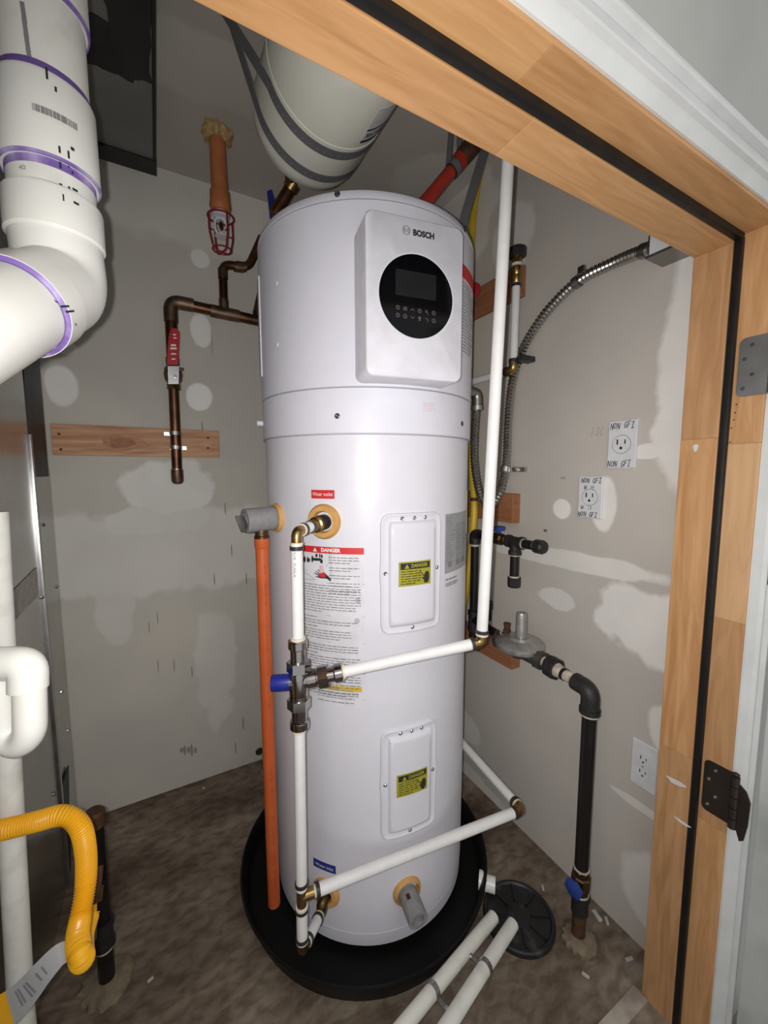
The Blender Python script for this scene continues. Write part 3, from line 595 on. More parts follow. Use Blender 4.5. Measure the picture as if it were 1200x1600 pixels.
# --- access covers
def cover(ac, z0, z1, a0, a1, lab, nice):
    W = math.radians(a1-a0)*RB/2; H = (z1-z0)/2; zc_ = (z0+z1)/2
    def cpt(u, v, l): return tp(ac+math.degrees(u/RB), zc_+v, RB+l)
    def loop(grow, r, l, wob=0):
        pts = []
        base = rrect(-W+grow, W-grow, -H+grow, H-grow, max(r-grow, .004), 5)
        # densify straight runs so the plate follows the curve of the tank
        out = []
        for A, B in zip(base, base[1:]+base[:1]):
            d = math.hypot(B[0]-A[0], B[1]-A[1]); n = max(1, int(d/.018))
            for k in range(n): out.append((A[0]+(B[0]-A[0])*k/n, A[1]+(B[1]-A[1])*k/n))
        for u, v in out:
            bulge = wob*(math.exp(-((v-.005)/.02)**2)*(1 if u > W*.8 else -1 if u < -W*.8 else 0))
            pts.append((u+bulge, v, l))
        return pts
    loops = [loop(0, .022, 0, .0022), loop(.0015, .022, .0042, .0022), loop(.0045, .020, .0052, .0022), loop(.0085, .018, .0028, .001), loop(.018, .014, .0032), loop(.0205, .012, .0075), loop(.0235, .010, .0105), loop(.030, .008, .0112)]
    n = min(len(l) for l in loops)
    # resample every loop to the same count by angle
    K = 72
    def rs(l):
        L = [0]; q = l+[l[0]]
        for A, B in zip(q, q[1:]): L.append(L[-1]+math.hypot(B[0]-A[0], B[1]-A[1]))
        # start at the top centre for alignment
        out = []; tot = L[-1]
        ang = [math.atan2(p[1]/H, p[0]/W) for p in l]
        for k in range(K):
            a = -math.pi+2*math.pi*k/K; best = None
            for i in range(len(l)):
                a1_, a2_ = ang[i], ang[(i+1) % len(l)]; d2 = (a2_-a1_+math.pi*3) % (2*math.pi)-math.pi; d1 = (a-a1_+math.pi*3) % (2*math.pi)-math.pi
                if d2 > 1e-9 and 0 <= d1 < d2+1e-9:
                    t = d1/d2; A, B = l[i], l[(i+1) % len(l)]; best = (A[0]+(B[0]-A[0])*t, A[1]+(B[1]-A[1])*t, A[2]); break
            out.append(best or l[0])
        return out
    mb = MB(); rr = [[cpt(*p) for p in rs(l)] for l in loops]
    # inner plateau follows the tank in strips
    mb.rings(rr, caps=False)
    inner = rs(loops[-1]); vs = [mb.v(cpt(*p)) for p in inner]
    # fill: match left/right by mirrored index
    L_ = sorted([i for i in range(K)], key=lambda i: 0)
    order = list(range(K)); half = K//2
    # index k has angle -pi + ...; mirror across the vertical axis: a -> pi-a
    for k in range(K//4, 3*K//4):
        i0, i1 = k, k+1; j0, j1 = (half-k+half) % K if False else (K-(k-K//4)+K//4) % K, 0
    mbf = MB()
    nu, nv = 10, 14; iw, ih = W-.030, H-.030
    mb.grid(lambda u, v: cpt((u*2-1)*iw*1.0, (v*2-1)*ih*1.0, .01125), nu, nv)
    for v in vs: mb.b.verts.remove(v)
    c = build('access_cover', mb, 'enamel', heater, smooth=40, label=lab)
    for (u, v) in ((-W*.36, H-.012), (W*.02, H-.012), (W*.38, H-.012), (-W+.0115, .004), (W-.0115, .006), (-W*.02, -H+.012)):
        a_ = ac+math.degrees(u/RB); build('screw', MB().lathe(cpt(u, v, .0022), rad(a_), [(0, .0052), (.0025, .0046), (.004, .0028), (.0034, .0012)], 12), 'steel', c)
    R2 = RB+.0118; aL0, aL1 = ac-7.9, ac+8.1; zl0, zl1 = zc_-.026, zc_+.030
    lb = build('danger_label', MB().shell(lambda u, v, l: tp(aL0+(aL1-aL0)*u, zl0+(zl1-zl0)*v, R2+l), 6, 1, .0006), 'olive', c, label='yellow danger label with black heading')
    build('danger_heading', MB().shell(lambda u, v, l: tp(aL0+.8+(aL1-aL0-1.4)*u, zl1-.0175+.0145*v, R2+.0006+l), 6, 1, .0003), 'ink', c)
    ctext('DANGER', ac+2.2, zl1-.0102, .0085, R2, 'olive', c, .0004, maxw=.043, lift=.0013)
    mb = MB(); mb.flat(([(ac-5.3, zl1-.0155), (ac-3.0, zl1-.0155), (ac-4.15, zl1-.0050)], [[0, 1, 2]]), lambda x, y: tp(x, y, R2+.0013)); build('warning_triangle', mb, 'olive', c, smooth=0)
    sp = MB()
    for i in range(6): small_print(sp, aL0+1, ac+3, zl1-.0225-i*.0056, .0022, R2, .0010, last=1 if i < 5 else .7)
    build('fine_print', sp, 'ink', c, kind='stuff', smooth=0)
    mb = MB(); ca, cz2 = ac+5.7, zl0+.0165
    mb.flat(([(ca-1.2, cz2-.012), (ca+.6, cz2-.014), (ca+1.5, cz2-.006), (ca+1.6, cz2+.006), (ca+.9, cz2+.014), (ca-.4, cz2+.013), (ca-1.3, cz2+.005)], [list(range(7))]), lambda x, y: tp(x, y, R2+.0010))
    mb.flat(([(ca-3.6, cz2+.016), (ca-3.2, cz2+.016), (ca-1.2, cz2+.004), (ca-1.6, cz2+.003)], [[0, 1, 2, 3]]), lambda x, y: tp(x, y, R2+.0010))
    mb.flat(([(ca-2.2, cz2-.001), (ca-1.9, cz2+.003), (ca-.9, cz2-.004), (ca-1.1, cz2-.007)], [[0, 1, 2, 3]]), lambda x, y: tp(x, y, R2+.0010))
    build('shock_picture', mb, 'ink', c, smooth=0)
cover(-5.7, .829, 1.108, -21.6, 10.2, 'upper access cover with pressed rim', 1)
cover(-6.5, .3165, .597, -22, 8.6, 'lower access cover with pressed rim', 1)

# --- ports: tan foam gaskets
def gasket(a, z, ro, ri, th=.010):
    ax = rad(a); pt = tp(a, z, RB)
    return build('foam_gasket', MB().lathe(pt - ax*.006, ax, [(0, ro), (.008, ro), (.006+th, ro-.005), (.006+th, ri+.004), (.004, ri), (.004, .001)], 36), 'foam', heater, label='tan foam ring at pipe port')
gasket(-47.6, 1.089, .040, .021); gasket(-80, 1.088, .036, .030); gasket(-50, .160, .037, .017); gasket(-8, .163, .037, .027)
# hot outlet nipple and inlet nipple (belong to the heater)
ax = rad(-47.5); p0 = tp(-47.5, 1.088, RB-.01)
mb = MB().tube([p0, p0+ax*.03], .0175, 20); mb.hexa(p0+ax*.03, p0+ax*.046, .0185); build('outlet_nipple', mb, 'castiron', heater)

# ================================================================== PIPES ROUND THE HEATER
def crimp(mb_band, mb_iv, p, d, r, mat=None):
    d = Vector(d).normalized(); mb_band.tube([p-d*.004, p+d*.004], r+.0022, 18); mb_iv.tube([p+d*.004, p+d*.0065], r+.001, 18)
RP = .0118
vx = lambda R: tp(-47.5, 0, R)
V0 = vx(.402); Vb = vx(.420)
def von(z):                                       # point of the vertical riser at height z
    t = (1.08-z)/1.02; q = V0.lerp(Vb, t); return V(q.x, q.y, z)
zE = 1.083
op = thing('outlet_pipe', von(.82), 'short white riser pipe with brass elbow joining water outlet to mixing valve', 'pipe')
eb = von(zE); pin = tp(-47.5, 1.087, RB+.036); d_ = (eb-pin).normalized()
build('adapter', MB().lathe(pin-d_*.004, d_, [(0, .0165), (.006, .0175), (.010, .0175), (.012, .0135), (.018, .0135), (.02, .012), (.026, .012)], 20), 'brass', op)
build('pipe', MB().tube([pin+d_*.02, eb-d_*.020], RP, 18), 'pex', op)
build('elbow', MB().tube(fillet([eb-d_*.028, eb, eb-V(0, 0, .030)], .014), .0108, 16), 'brass', op)
build('pipe', MB().tube([von(zE-.024), von(.812)], RP, 18), 'pex', op, label='vertical white pipe')
for p, d in ((eb-d_*.026, -d_), (pin+d_*.028, d_), (von(zE-.032), V(0, 0, -1))):
    build('crimp_ring', MB().tube([p-d*.004, p+d*.004], RP+.002, 18), 'band', op)
build('pipe_stop', MB().tube([von(zE-.0255), von(zE-.021)], RP+.0012, 18), 'ivory', op)
build('pipe_stop', MB().tube([eb-d_*.0225, eb-d_*.018], RP+.0012, 18), 'ivory', op)
# pipe lettering (vertical print)
def vprint(par, base, d, r, toward, s, h, mat='greyink', L=None):
    """lettering running along a pipe, facing `toward`"""
    d = Vector(d).normalized(); f = Vector(toward).normalized(); f = (f-d*f.dot(d)).normalized(); sd = d.cross(f)
    tv, tf = text2d(s, h*1.35, 0, 'LEFT')
    mx_ = max(x for x, y in tv); k = 1 if not L else L/mx_
    return build('pipe_print', MB().flat(([(x*k, y) for x, y in tv], tf), lambda x, y: Vector(base)+d*x+(f*math.cos(y/r)+sd*math.sin(y/r))*(r+.0005)), mat, par, smooth=0)
vprint(op, von(.995), (0, 0, 1), RP, CAM-von(1.0)-RIGHT*.3, 'A20UT  P17', .0055, L=.05)
# mixing valve
zv = .7745
mv = thing('mixing_valve', von(.66), 'dark chrome thermostatic mixing valve with blue cap on white riser', 'valve')
up = V(0, 0, 1)
def barrel(c0, d): return MB().lathe(c0, d, [(0, .0165), (.012, .0165), (.013, .019), (.03, .019), (.031, .0155), (.066, .0155), (.067, .0175), (.069, .0195), (.083, .0195), (.085, .0165)], 26)
build('valve_body', MB().lathe(von(zv-.034), up, [(0, .016), (.01, .0185), (.022, .019), (.046, .019), (.058, .0185), (.068, .016)], 26), 'nickel', mv)
nr = .0215
mb = barrel(von(zv+.006), up); build('union', mb, 'nickel', mv); build('union_nut', MB().hexa(von(zv+.026), von(zv+.046), nr+.002), 'nickel', mv)
mb = barrel(von(zv-.012), -up); build('union', mb, 'nickel', mv); build('union_nut', MB().hexa(von(zv-.032), von(zv-.052), nr+.002), 'nickel', mv)
PXB = V(.585, .62, .838)
vR = von(zv+.003); eR = PXB; dR = (eR-vR); dR.z = .03*dR.length; dR = (eR-vR).normalized()
build('union', barrel(vR+dR*.006, dR), 'nickel', mv); build('union_nut', MB().hexa(vR+dR*.040, vR+dR*.060, nr+.002), 'nickel', mv)
dL = -(dR*V(1, 1, 0)).normalized()
build('blue_cap', MB().lathe(vR+dL*.016, dL, [(0, .0135), (.002, .0165), (.036, .0165), (.038, .0155), (.038, .012), (.036, .011)], 26), 'bluecap', mv, label='blue plastic cap')
for k in range(3): build('collar', MB().tube([vR+dL*(.010+.003*k), vR+dL*(.0115+.003*k)], .0165, 24), 'nickel', mv)
c_ = vR+(CAM-vR).normalized()*.0185; build('red_dot', MB().lathe(c_, CAM-vR, [(0, .0028), (.002, .0024)], 10), 'red', mv)
for s in (.091, -.097): pass
for p, d in ((von(zv+.0935), up), (von(zv-.0995), -up), (vR+dR*.0935, dR)): build('grip_ring', MB().tube([p-d*.003, p+d*.002], RP+.0035, 20), 'ivory', mv)
# mixed water pipe to the right and up to the ceiling
mp_ = thing('mixed_water_pipe', PXB, 'long white pipe rising to the ceiling in front of the right wall', 'pipe')
top = V(.605+.012, .609, 1.862); tt = PXB.lerp(top, (ZC-PXB.z)/(top.z-PXB.z)); tt.z = ZC; du = (tt-PXB).normalized()
build('pipe', MB().tube([vR+dR*.090, PXB-dR*.016], RP, 18), 'pex', mp_); build('pipe', MB().tube([PXB+du*.018, tt], RP, 18), 'pex', mp_)
build('elbow', MB().tube(fillet([PXB-dR*.026, PXB, PXB+du*.026], .012), .0105, 16), 'brass', mp_)
for p, d in ((PXB-dR*.020, -dR), (PXB+du*.024, du)): build('crimp_ring', MB().tube([p-d*.0035, p+d*.0035], RP+.0022, 18), 'band', mp_)
build('pipe_stop', MB().tube([PXB+du*.0155, PXB+du*.0195], RP+.0015, 18), 'ivory', mp_)
# cold riser under the valve, tee, elbow, inlet
zt_ = .303
cr = thing('cold_riser_pipe', von(.12), 'lower white riser pipe with brass tee feeding the water inlet', 'pipe')
build('pipe', MB().tube([von(zv-.092), von(zt_+.018)], RP, 18), 'pex', cr); build('pipe', MB().tube([von(zt_-.020), von(.198)], RP, 18), 'pex', cr)
build('tee', MB().tube([von(zt_+.026), von(zt_-.026)], .0108, 16), 'brass', cr)
LE = at(815, 1265, X=.807); tee = von(zt_); dT = (LE-tee).normalized()
mb = MB().tube([tee, tee+dT*.032], .0115, 16); build('tee_branch', mb, 'brass', cr)
zc_of = lambda p: (p-CAM).dot(FWD)
ip = tp(-49.5, .158, RB); rbt = von(.176)
pe1 = dep(499, 1431, zc_of(ip)-.035); pe0 = rbt+(pe1-rbt).normalized()*.022
build('elbow', MB().tube(fillet([von(.208), rbt, pe0], .014), .0108, 16), 'oldbrass', cr)
build('pipe', MB().tube([pe0, pe1], RP, 18), 'pex', cr)
ai = rad(-49.5); build('elbow', MB().tube(fillet([pe1, pe1+(pe1-pe0).normalized()*.026, ip+ai*.030, ip-ai*.012], .016), .0130, 16), 'oldbrass', cr)
de = (pe1-pe0).normalized()
for p, d in ((von(zt_+.030), up), (von(zt_-.030), -up), (von(.206), -up), (pe0+de*.008, de), (pe1-de*.012, de)): build('crimp_ring', MB().tube([p-d*.0035, p+d*.0035], RP+.0022, 18), 'band', cr)
for p, d in ((von(zt_-.0245), -up), (pe1-de*.004, de), (von(.2005), up)): build('pipe_stop', MB().tube([p-d*.002, p+d*.002], RP+.0014, 18), 'ivory', cr)
vprint(cr, von(.36), (0, 0, 1), RP, CAM-von(.4)-RIGHT*.2, '.  .', .004)
# cold supply running right then back past the heater
RL = .0130
cs = thing('cold_supply_pipe', LE, 'thick white supply pipe running low across the heater front to a brass elbow', 'pipe')
far = at(728, 1165, X=.838); dF = (far-LE); dF.z *= .3; dF = dF.normalized()
build('pipe', MB().tube([tee+dT*.030, LE-dT*.020], RL, 18), 'pex', cs); build('pipe', MB().tube([LE+dF*.024, LE+dF*.62], RL*.94, 18), 'pex', cs)
build('elbow', MB().tube(fillet([LE-dT*.030, LE, LE+dF*.032], .016), .0135, 16), 'brass', cs)
for p, d in ((tee+dT*.034, dT), (LE-dT*.024, -dT), (LE+dF*.026, dF)): build('crimp_ring', MB().tube([p-d*.004, p+d*.004], RL+.0022, 18), 'band', cs)
build('pipe_stop', MB().tube([LE+dF*.016, LE+dF*.020], RL+.0018, 18), 'ivory', cs); build('pipe_stop', MB().tube([tee+dT*.026, tee+dT*.030], RL-.001, 18), 'ivory', cs)
# relief valve under grey foam sleeve + orange discharge pipe
ra = -80; rx_ = rad(ra)
rv = thing('relief_valve', tp(ra, 1.05, .30), 'grey foam sleeved relief valve sticking out of the heater left side', 'valve')
s0 = tp(ra, 1.088, RB+.004); s1 = tp(ra, 1.086, .362)
build('foam_sleeve', MB().lathe(s0, s1-s0, [(0, .029), ((s1-s0).length, .029), ((s1-s0).length, .021), ((s1-s0).length-.02, .020), ((s1-s0).length-.02, .001)], 32), 'greyfoam', rv)
build('test_lever', MB().obox(s1+V(-.006, -.006, -.006), rx_*.010, rx_.cross(up)*.003, (up*.9+rx_*.3)*.022, .001), 'regdark', rv)
build('outlet_stub', MB().lathe(tp(ra, 1.066, .322), (0, 0, -1), [(0, .0155), (.018, .0155), (.020, .0175), (.036, .0175)], 20), 'oldbrass', rv)
dpt = tp(ra, 1.037, .322); dpb = tp(ra, .058, .320)
dp = thing('discharge_pipe', dpb, 'bright orange plastic discharge pipe hanging beside the heater left side', 'pipe')
build('pipe', MB().lathe(dpt, dpb-dpt, [(0, .0158), ((dpt-dpb).length, .0158), ((dpt-dpb).length, .012), ((dpt-dpb).length-.03, .012)], 24), 'orange', dp)
build('socket', MB().lathe(dpt+V(0, 0, .004), (0, 0, -1), [(0, .0178), (.022, .0178), (.024, .0165)], 24), 'orange', dp)
vprint(dp, dpt-V(0, 0, .42), (0, 0, 1), .0158, CAM-dpt+RIGHT*.42, '- ---- -  -- ---- - -- - ---  --', .006, 'rust', .36); vprint(dp, dpt-V(0, 0, .92), (0, 0, 1), .0158, CAM-dpt+RIGHT*.42, '-- - --- ---- -  -- - ---', .006, 'rust', .34)
# drain valve under grey foam
da = -8; dax = (rad(da)*.93+V(0, 0, -.12)).normalized(); d0 = tp(da, .160, RB+.002)
dv = thing('drain_valve', tp(da, .12, .32), 'grey foam sleeved drain valve low on the heater front', 'valve')
build('foam_sleeve', MB().lathe(d0, dax, [(0, .024), (.062, .024), (.062, .016), (.04, .0155), (.04, .001)], 32), 'greyfoam', dv)
for k in (0, 1): build('valve_screw', MB().tube([d0+dax*.020+V(.004*k-.012, 0, .0245), d0+dax*.030+V(.004*k-.012, 0, .0262)], .0028, 8), 'copper', dv)
# drain pan
PC = V(.507, 1.027, 0)
mb = MB().lathe(PC, (0, 0, 1), [(0, .340), (.006, .346), (.046, .357), (.058, .361), (.064, .367), (.067, .366), (.067, .362), (.060, .356), (.048, .351), (.020, .342), (.012, .33), (.010, .2), (.010, .001)], 72)
pan = thing('drain_pan', PC, 'shallow round black plastic drain pan under the water heater', 'drain pan'); build('pan', mb, 'blackpan', pan)
fa = V(.26, -.275, 0).normalized(); fc = PC+V(0, 0, .036)+fa*.355
build('drain_fitting', MB().lathe(fc-fa*.01, fa, [(0, .026), (.012, .026), (.013, .020), (.045, .020), (.045, .016), (.02, .016)], 24), 'pvc', pan, label='white drain stub')
build('heater_pad', MB().lathe(V(TX, TY, .010), (0, 0, 1), [(0, .255), (.0162, .255)], 48), 'blackpan', pan)

# ================================================================== LEFT SIDE: waste pipe, ducts, gas line, condensate
wp = thing('waste_pipe', (-.10, .71, 1.45), 'fat white plastic vent pipe with purple primed joints turning at an elbow', 'pipe')
ax0 = V(-.1015, .712, 0)
E0 = dep(90, 443, .53); E1 = dep(-6, 482, .42); dX = (E1-E0).normalized()
eC = V(ax0.x+.004, ax0.y-.004, E0.z)
pv = lambda z: V(ax0.x, ax0.y, z)
zz1, zz2, zz3, zz4 = 1.553, 1.583, 1.680, 1.775    # elbow rim, coupling low rim, coupling top rim, fitting low rim
build('pipe', MB().tube([pv(zz1-.01), pv(2.08)], .0469, 48), 'pvcdirty', wp, label='stained vertical length of pipe')
build('coupling', MB().lathe(pv(0), (0, 0, 1), [(zz2, .0473), (zz2, .0523), (zz2+.004, .0533), (zz3-.004, .0526), (zz3, .0511), (zz3, .0473)], 56), 'pvc', wp)
build('coupling', MB().lathe(pv(0), (0, 0, 1), [(zz4, .0473), (zz4, .0512), (zz4+.004, .0523), (zz4+.12, .0519), (zz4+.12, .0473)], 56), 'pvcdirty', wp)
path = fillet([pv(zz1-.0484), eC, eC+dX*.105], .088, 14)
build('elbow', MB().tube(path, .0506, 48), 'pvc', wp)
build('elbow_hub', MB().lathe(pv(0), (0, 0, 1), [(zz1-.0511, .0494), (zz1-.0477, .0539), (zz1-.004, .0539), (zz1, .0526), (zz1, .0473)], 56), 'pvc', wp)
hb = eC+dX*.078
build('elbow_hub', MB().lathe(hb, dX, [(0, .0494), (.002, .0533), (.046, .0533), (.0456, .0519), (.0456, .0469)], 56), 'pvc', wp)
build('pipe', MB().tube([hb+dX*.03, hb+dX*.235], .0473, 48), 'pvc', wp, label='clean length of pipe heading out of frame')
def prime(z0, z1, r0, r1): build('primer_ring', MB().lathe(pv(0), (0, 0, 1), [(z0, r0-.002), (z0, r0), (z1, r1), (z1, r1-.002)], 56, False), 'purple', wp, label='purple primer band')
prime(zz2-.0005, zz2+.0025, .0526, .0539); prime(zz2-.009, zz2+.001, .0476, .0476); prime(zz3-.001, zz3+.010, .0511, .0476); prime(zz1-.001, zz1+.003, .0531, .0477); prime(zz4-.002, zz4+.003, .0514, .0526)
build('primer_ring', MB().lathe(hb, dX, [(.046, .0526), (.0479, .0477), (.0502, .0476)], 56, False), 'purple', wp, label='purple primer band')
tick = MB()
def ptick(px, py, hgt, R, wdt=.0022, sl=0):
    d = ray(px, py); o = CAM-pv(0); A = d.x**2+d.y**2; B = 2*(o.x*d.x+o.y*d.y); C_ = o.x**2+o.y**2-R*R; D_ = B*B-4*A*C_
    if D_ < 0: return
    t = (-B-D_**.5)/(2*A); p = CAM+d*t; th = math.atan2(p.y-pv(0).y, p.x-pv(0).x)
    f = lambda a, z: V(pv(0).x+(R+.0006)*math.cos(a), pv(0).y+(R+.0006)*math.sin(a), z)
    da_ = wdt/R/2; tick.face([tick.v(f(th-da_, p.z-hgt/2)), tick.v(f(th+da_, p.z-hgt/2)), tick.v(f(th+da_+sl, p.z+hgt/2)), tick.v(f(th-da_+sl, p.z+hgt/2))])
for q in ((73, 115, .013, .0531), (87, 140, .006, .0531), (93, 234, .008, .0531), (107, 242, .009, .0531), (113, 233, .004, .0531, .004), (94, 256, .011, .0477), (107, 258, .006, .0477), (113, 270, .003, .0477), (95, 291, .006, .0477, .003), (108, 296, .007, .0477), (117, 297, .003, .0477, .006), (99, 309, .008, .0539, .0016), (119, 318, .003, .0539, .006)): ptick(*q)
build('marker_ticks', tick, 'ink', wp, smooth=0); tick = MB()
for px, py, h_ in ((38, 20, .022), (41, 45, .022), (44, 68, .020), (47, 88, .014)): ptick(px, py, h_, .0470, .0045, -.03)
build('grey_drip', tick, 'greyink', wp, smooth=0)
def pwrite(s, px, py, R, h, L, mat, flip=False):
    d = ray(px, py); o = CAM-pv(0); A = d.x**2+d.y**2; B = 2*(o.x*d.x+o.y*d.y); C_ = o.x**2+o.y**2-R*R; t = (-B-max(B*B-4*A*C_, 0)**.5)/(2*A); p = CAM+d*t; th = math.atan2(p.y-pv(0).y, p.x-pv(0).x)
    tv, tf = text2d(s, h*1.35); 
    return build('pipe_print', MB().flat((tv, tf), lambda x, y: V(pv(0).x+(R+.0006)*math.cos(th+x/R), pv(0).y+(R+.0006)*math.sin(th+x/R), p.z+y)), mat, wp, smooth=0)
bc = MB(); d = ray(80, 186); 
def parc(px, py, R=.0531):
    d = ray(px, py); o = CAM-pv(0); A = d.x**2+d.y**2; B = 2*(o.x*d.x+o.y*d.y); C_ = o.x**2+o.y**2-R*R; t = (-B-max(B*B-4*A*C_, 0)**.5)/(2*A); p = CAM+d*t; return math.atan2(p.y-pv(0).y, p.x-pv(0).x), p.z
th0, z0 = parc(56, 183); th1, z1 = parc(112, 196); f = lambda a, z: V(pv(0).x+.0651*math.cos(a), pv(0).y+.0651*math.sin(a), z)
k = 0.0
while k < 1:
    wd = random.choice((.008, .014, .02)); a = th0+(th1-th0)*k; a2 = th0+(th1-th0)*min(k+wd, 1); zc0 = z0+(z1-z0)*.3
    bc.face([bc.v(f(a, zc0-.004)), bc.v(f(a2, zc0-.004)), bc.v(f(a2, zc0+.004)), bc.v(f(a, zc0+.004))]); k += wd+random.choice((.008, .014, .022))
build('barcode', bc, 'greyink', wp, smooth=0)
pwrite('40', 35, 262, .0477, .006, .01, 'greyink'); 
# marker ticks on the elbow outlet
tk = MB(); hx = hb+dX*.05
fx = (CAM-hx).normalized(); fx = (fx-dX*fx.dot(dX)).normalized(); sx_ = dX.cross(fx)
for (t, ang, L_) in ((-.004, -.45, .020), (.002, -.33, .018), (-.012, -.75, .004), (.014, -.2, .004)):
    for sgn in (1,):
        R_ = .0540; g = lambda tt_, a: hx+dX*tt_+(fx*math.cos(a)+sx_*math.sin(a))*R_
        tk.face([tk.v(g(t-L_/2, ang)), tk.v(g(t+L_/2, ang+.06)), tk.v(g(t+L_/2, ang+.10)), tk.v(g(t-L_/2, ang+.04))])
build('marker_ticks', tk, 'ink', wp, smooth=0)

# ceiling duct (runs front to back under the ceiling)
cdct = thing('ceiling_duct', (-.2, 1.0, 2.08), 'dull grey metal duct with black mastic patches hung under the ceiling', 'duct')
build('duct_shell', MB().box((-.55, .43, 2.085), (.036, 1.455, ZC)), 'sheetdull', cdct, smooth=0)
def dpatch(x0, y0, x1, y1, nm='mastic_patch', lift=.0022, rag=.012):
    pts = []; n = 9
    for (ax_, ay, bx, by) in ((x0, y0, x1, y0), (x1, y0, x1, y1), (x1, y1, x0, y1), (x0, y1, x0, y0)):
        for k in range(n): t = k/n; pts.append(V(ax_+(bx-ax_)*t+random.uniform(-1, 1)*rag, ay+(by-ay)*t+random.uniform(-1, 1)*rag, 2.085))
    build(nm, MB().prism(pts, V(0, 0, -lift)), 'tape', cdct, smooth=0)
a = at(165, 70, Z=2.083); b_ = at(240, 120, Z=2.083); dpatch(-.045, at(200, 115, Z=2.083).y-.29, .034, at(200, 118, Z=2.083).y, rag=.006); y_ = at(170, 70, Z=2.083).y
dpatch(-.13, y_-.05, .0, y_+.07, rag=.005, lift=.0016)
build('end_flange', MB().box((-.56, 1.40, 2.076), (.042, 1.458, 2.10), .002), 'tape', cdct, smooth=0)
build('edge_seam', MB().box((.034, .43, 2.079), (.041, 1.455, 2.12), .002), 'tape', cdct, smooth=0)
# tall sheet-metal cabinet on the left
DX = -.29
fc_ = thing('sheet_metal_plenum', (-.6, 1.0, 0), 'tall shiny galvanized sheet metal plenum filling the left side', 'duct')
build('front_panel', MB().box((XL+.01, .45, .002), (DX, 1.384, ZC-.13)), 'sheet', fc_, smooth=0)
build('rear_panel', MB().box((XL+.01, 1.386, .002), (DX-.006, YB-.004, ZC-.13)), 'sheet', fc_, smooth=0)
build('corner_seam', MB().box((DX-.002, 1.376, .002), (DX+.007, 1.392, 1.30), .002), 'steel', fc_)
build('inner_seam', MB().box((DX-.008, 1.425, .002), (DX-.001, 1.433, 1.12), .0015), 'hole', fc_)
z_a, z_b = at(60, 745, X=DX).z, at(60, 560, X=DX).z
build('black_tape', MB().box((DX-.007, 1.393, z_a), (DX+.001, 1.575, z_b+.03)), 'tape', fc_, smooth=0, label='black tape covering upper seam')
for px, py in ((72, 820), (92, 916), (65, 933), (107, 978), (100, 1080), (110, 1140), (92, 1160), (84, 1240)):
    p = at(px, py, X=DX); build('sheet_screw', MB().lathe(V(DX-.007 if p.y > 1.386 else DX, p.y, p.z), (1, 0, 0), [(0, .006), (.003, .006), (.006, .003)], 8), 'steel', fc_)
p = [at(13, 930, X=DX+.001), at(57, 886, X=DX+.001), at(60, 930, X=DX+.001), at(13, 980, X=DX+.001)]
build('foil_tape', MB().prism(p, V(.0008, 0, 0)), 'foil', fc_, smooth=0, label='strip of printed foil tape'); 
build('base_flashing', MB().prism([V(DX-.004, 1.40, .28), V(DX-.004, 1.52, .28), V(DX-.004, 1.44, .0), V(DX-.004, 1.38, .0)], V(.004, 0, 0)), 'tape', fc_, smooth=0)
# condensate riser and trap
cb = dep(34, 1590, .656); rc = .0168
cz_ = thing('condensate_riser', (cb.x, cb.y, 0), 'slim scuffed white plastic drain pipe standing by the metal plenum', 'pipe')
ct = dep(-9, 800, .612)
build('pipe', MB().tube([V(cb.x+.004, cb.y, 0), cb, ct], rc, 24), 'pvcdirty', cz_)
hk = thing('condensate_trap', dep(46, 1130, .5), 'glossy white plastic drain trap with elbow and U bend', 'drain trap')
q = lambda x, y, z=.5: dep(x, y, z)
build('elbow', MB().tube(fillet([q(-20, 1037), q(44, 1037), q(44, 1076)], .022), .0205, 28), 'pvc', hk)
b1, b2 = q(46, 1070), q(47, 1128); c2 = q(2, 1128, .508)
arc = [b1]+[b2.lerp(c2, .5)+(b2-c2)*.5*math.cos(a)+V(0, 0, -1)*(b2-c2).length*.62*math.sin(a) for a in [math.pi*k/14 for k in range(15)]]+[q(0, 1050, .508)]
build('u_bend', MB().tube(arc, .0172, 28), 'pvc', hk)
# black iron gas riser on the left with collar at the floor
gq = at(168, 1535, Z=0)
gr_ = thing('gas_stub', (gq.x, gq.y, 0), 'black iron gas stub pipe rising from floor behind yellow hose', 'gas pipe')
build('pipe', MB().tube([V(gq.x, gq.y, .0), V(gq.x, gq.y, .42)], .0165, 20), 'iron', gr_)
build('cap', MB().lathe(V(gq.x, gq.y, .405), (0, 0, 1), [(0, .021), (.03, .021), (.036, .016), (.037, .001)], 20), 'rust', gr_)
build('tee', MB().lathe(V(gq.x, gq.y, .10), (0, 0, 1), [(0, .022), (.012, .022), (.013, .019), (.05, .019), (.051, .022), (.064, .022)], 20), 'castiron', gr_)
build('sealant', MB().tube([V(gq.x, gq.y, .092), V(gq.x, gq.y, .100)], .0185, 18), 'dope', gr_)
cc = MB(); n = 26
cc.rings([[V(gq.x+math.cos(2*math.pi*k/n)*r*(1+.12*math.sin(3*k)+.06*math.sin(7*k)), gq.y+math.sin(2*math.pi*k/n)*r*(1+.12*math.sin(3*k)+.06*math.sin(7*k)), z) for k in range(n)] for r, z in ((.055, 0), (.052, .006), (.038, .012), (.018, .016))])
build('floor_collar', cc, 'dirtfoam', gr_)
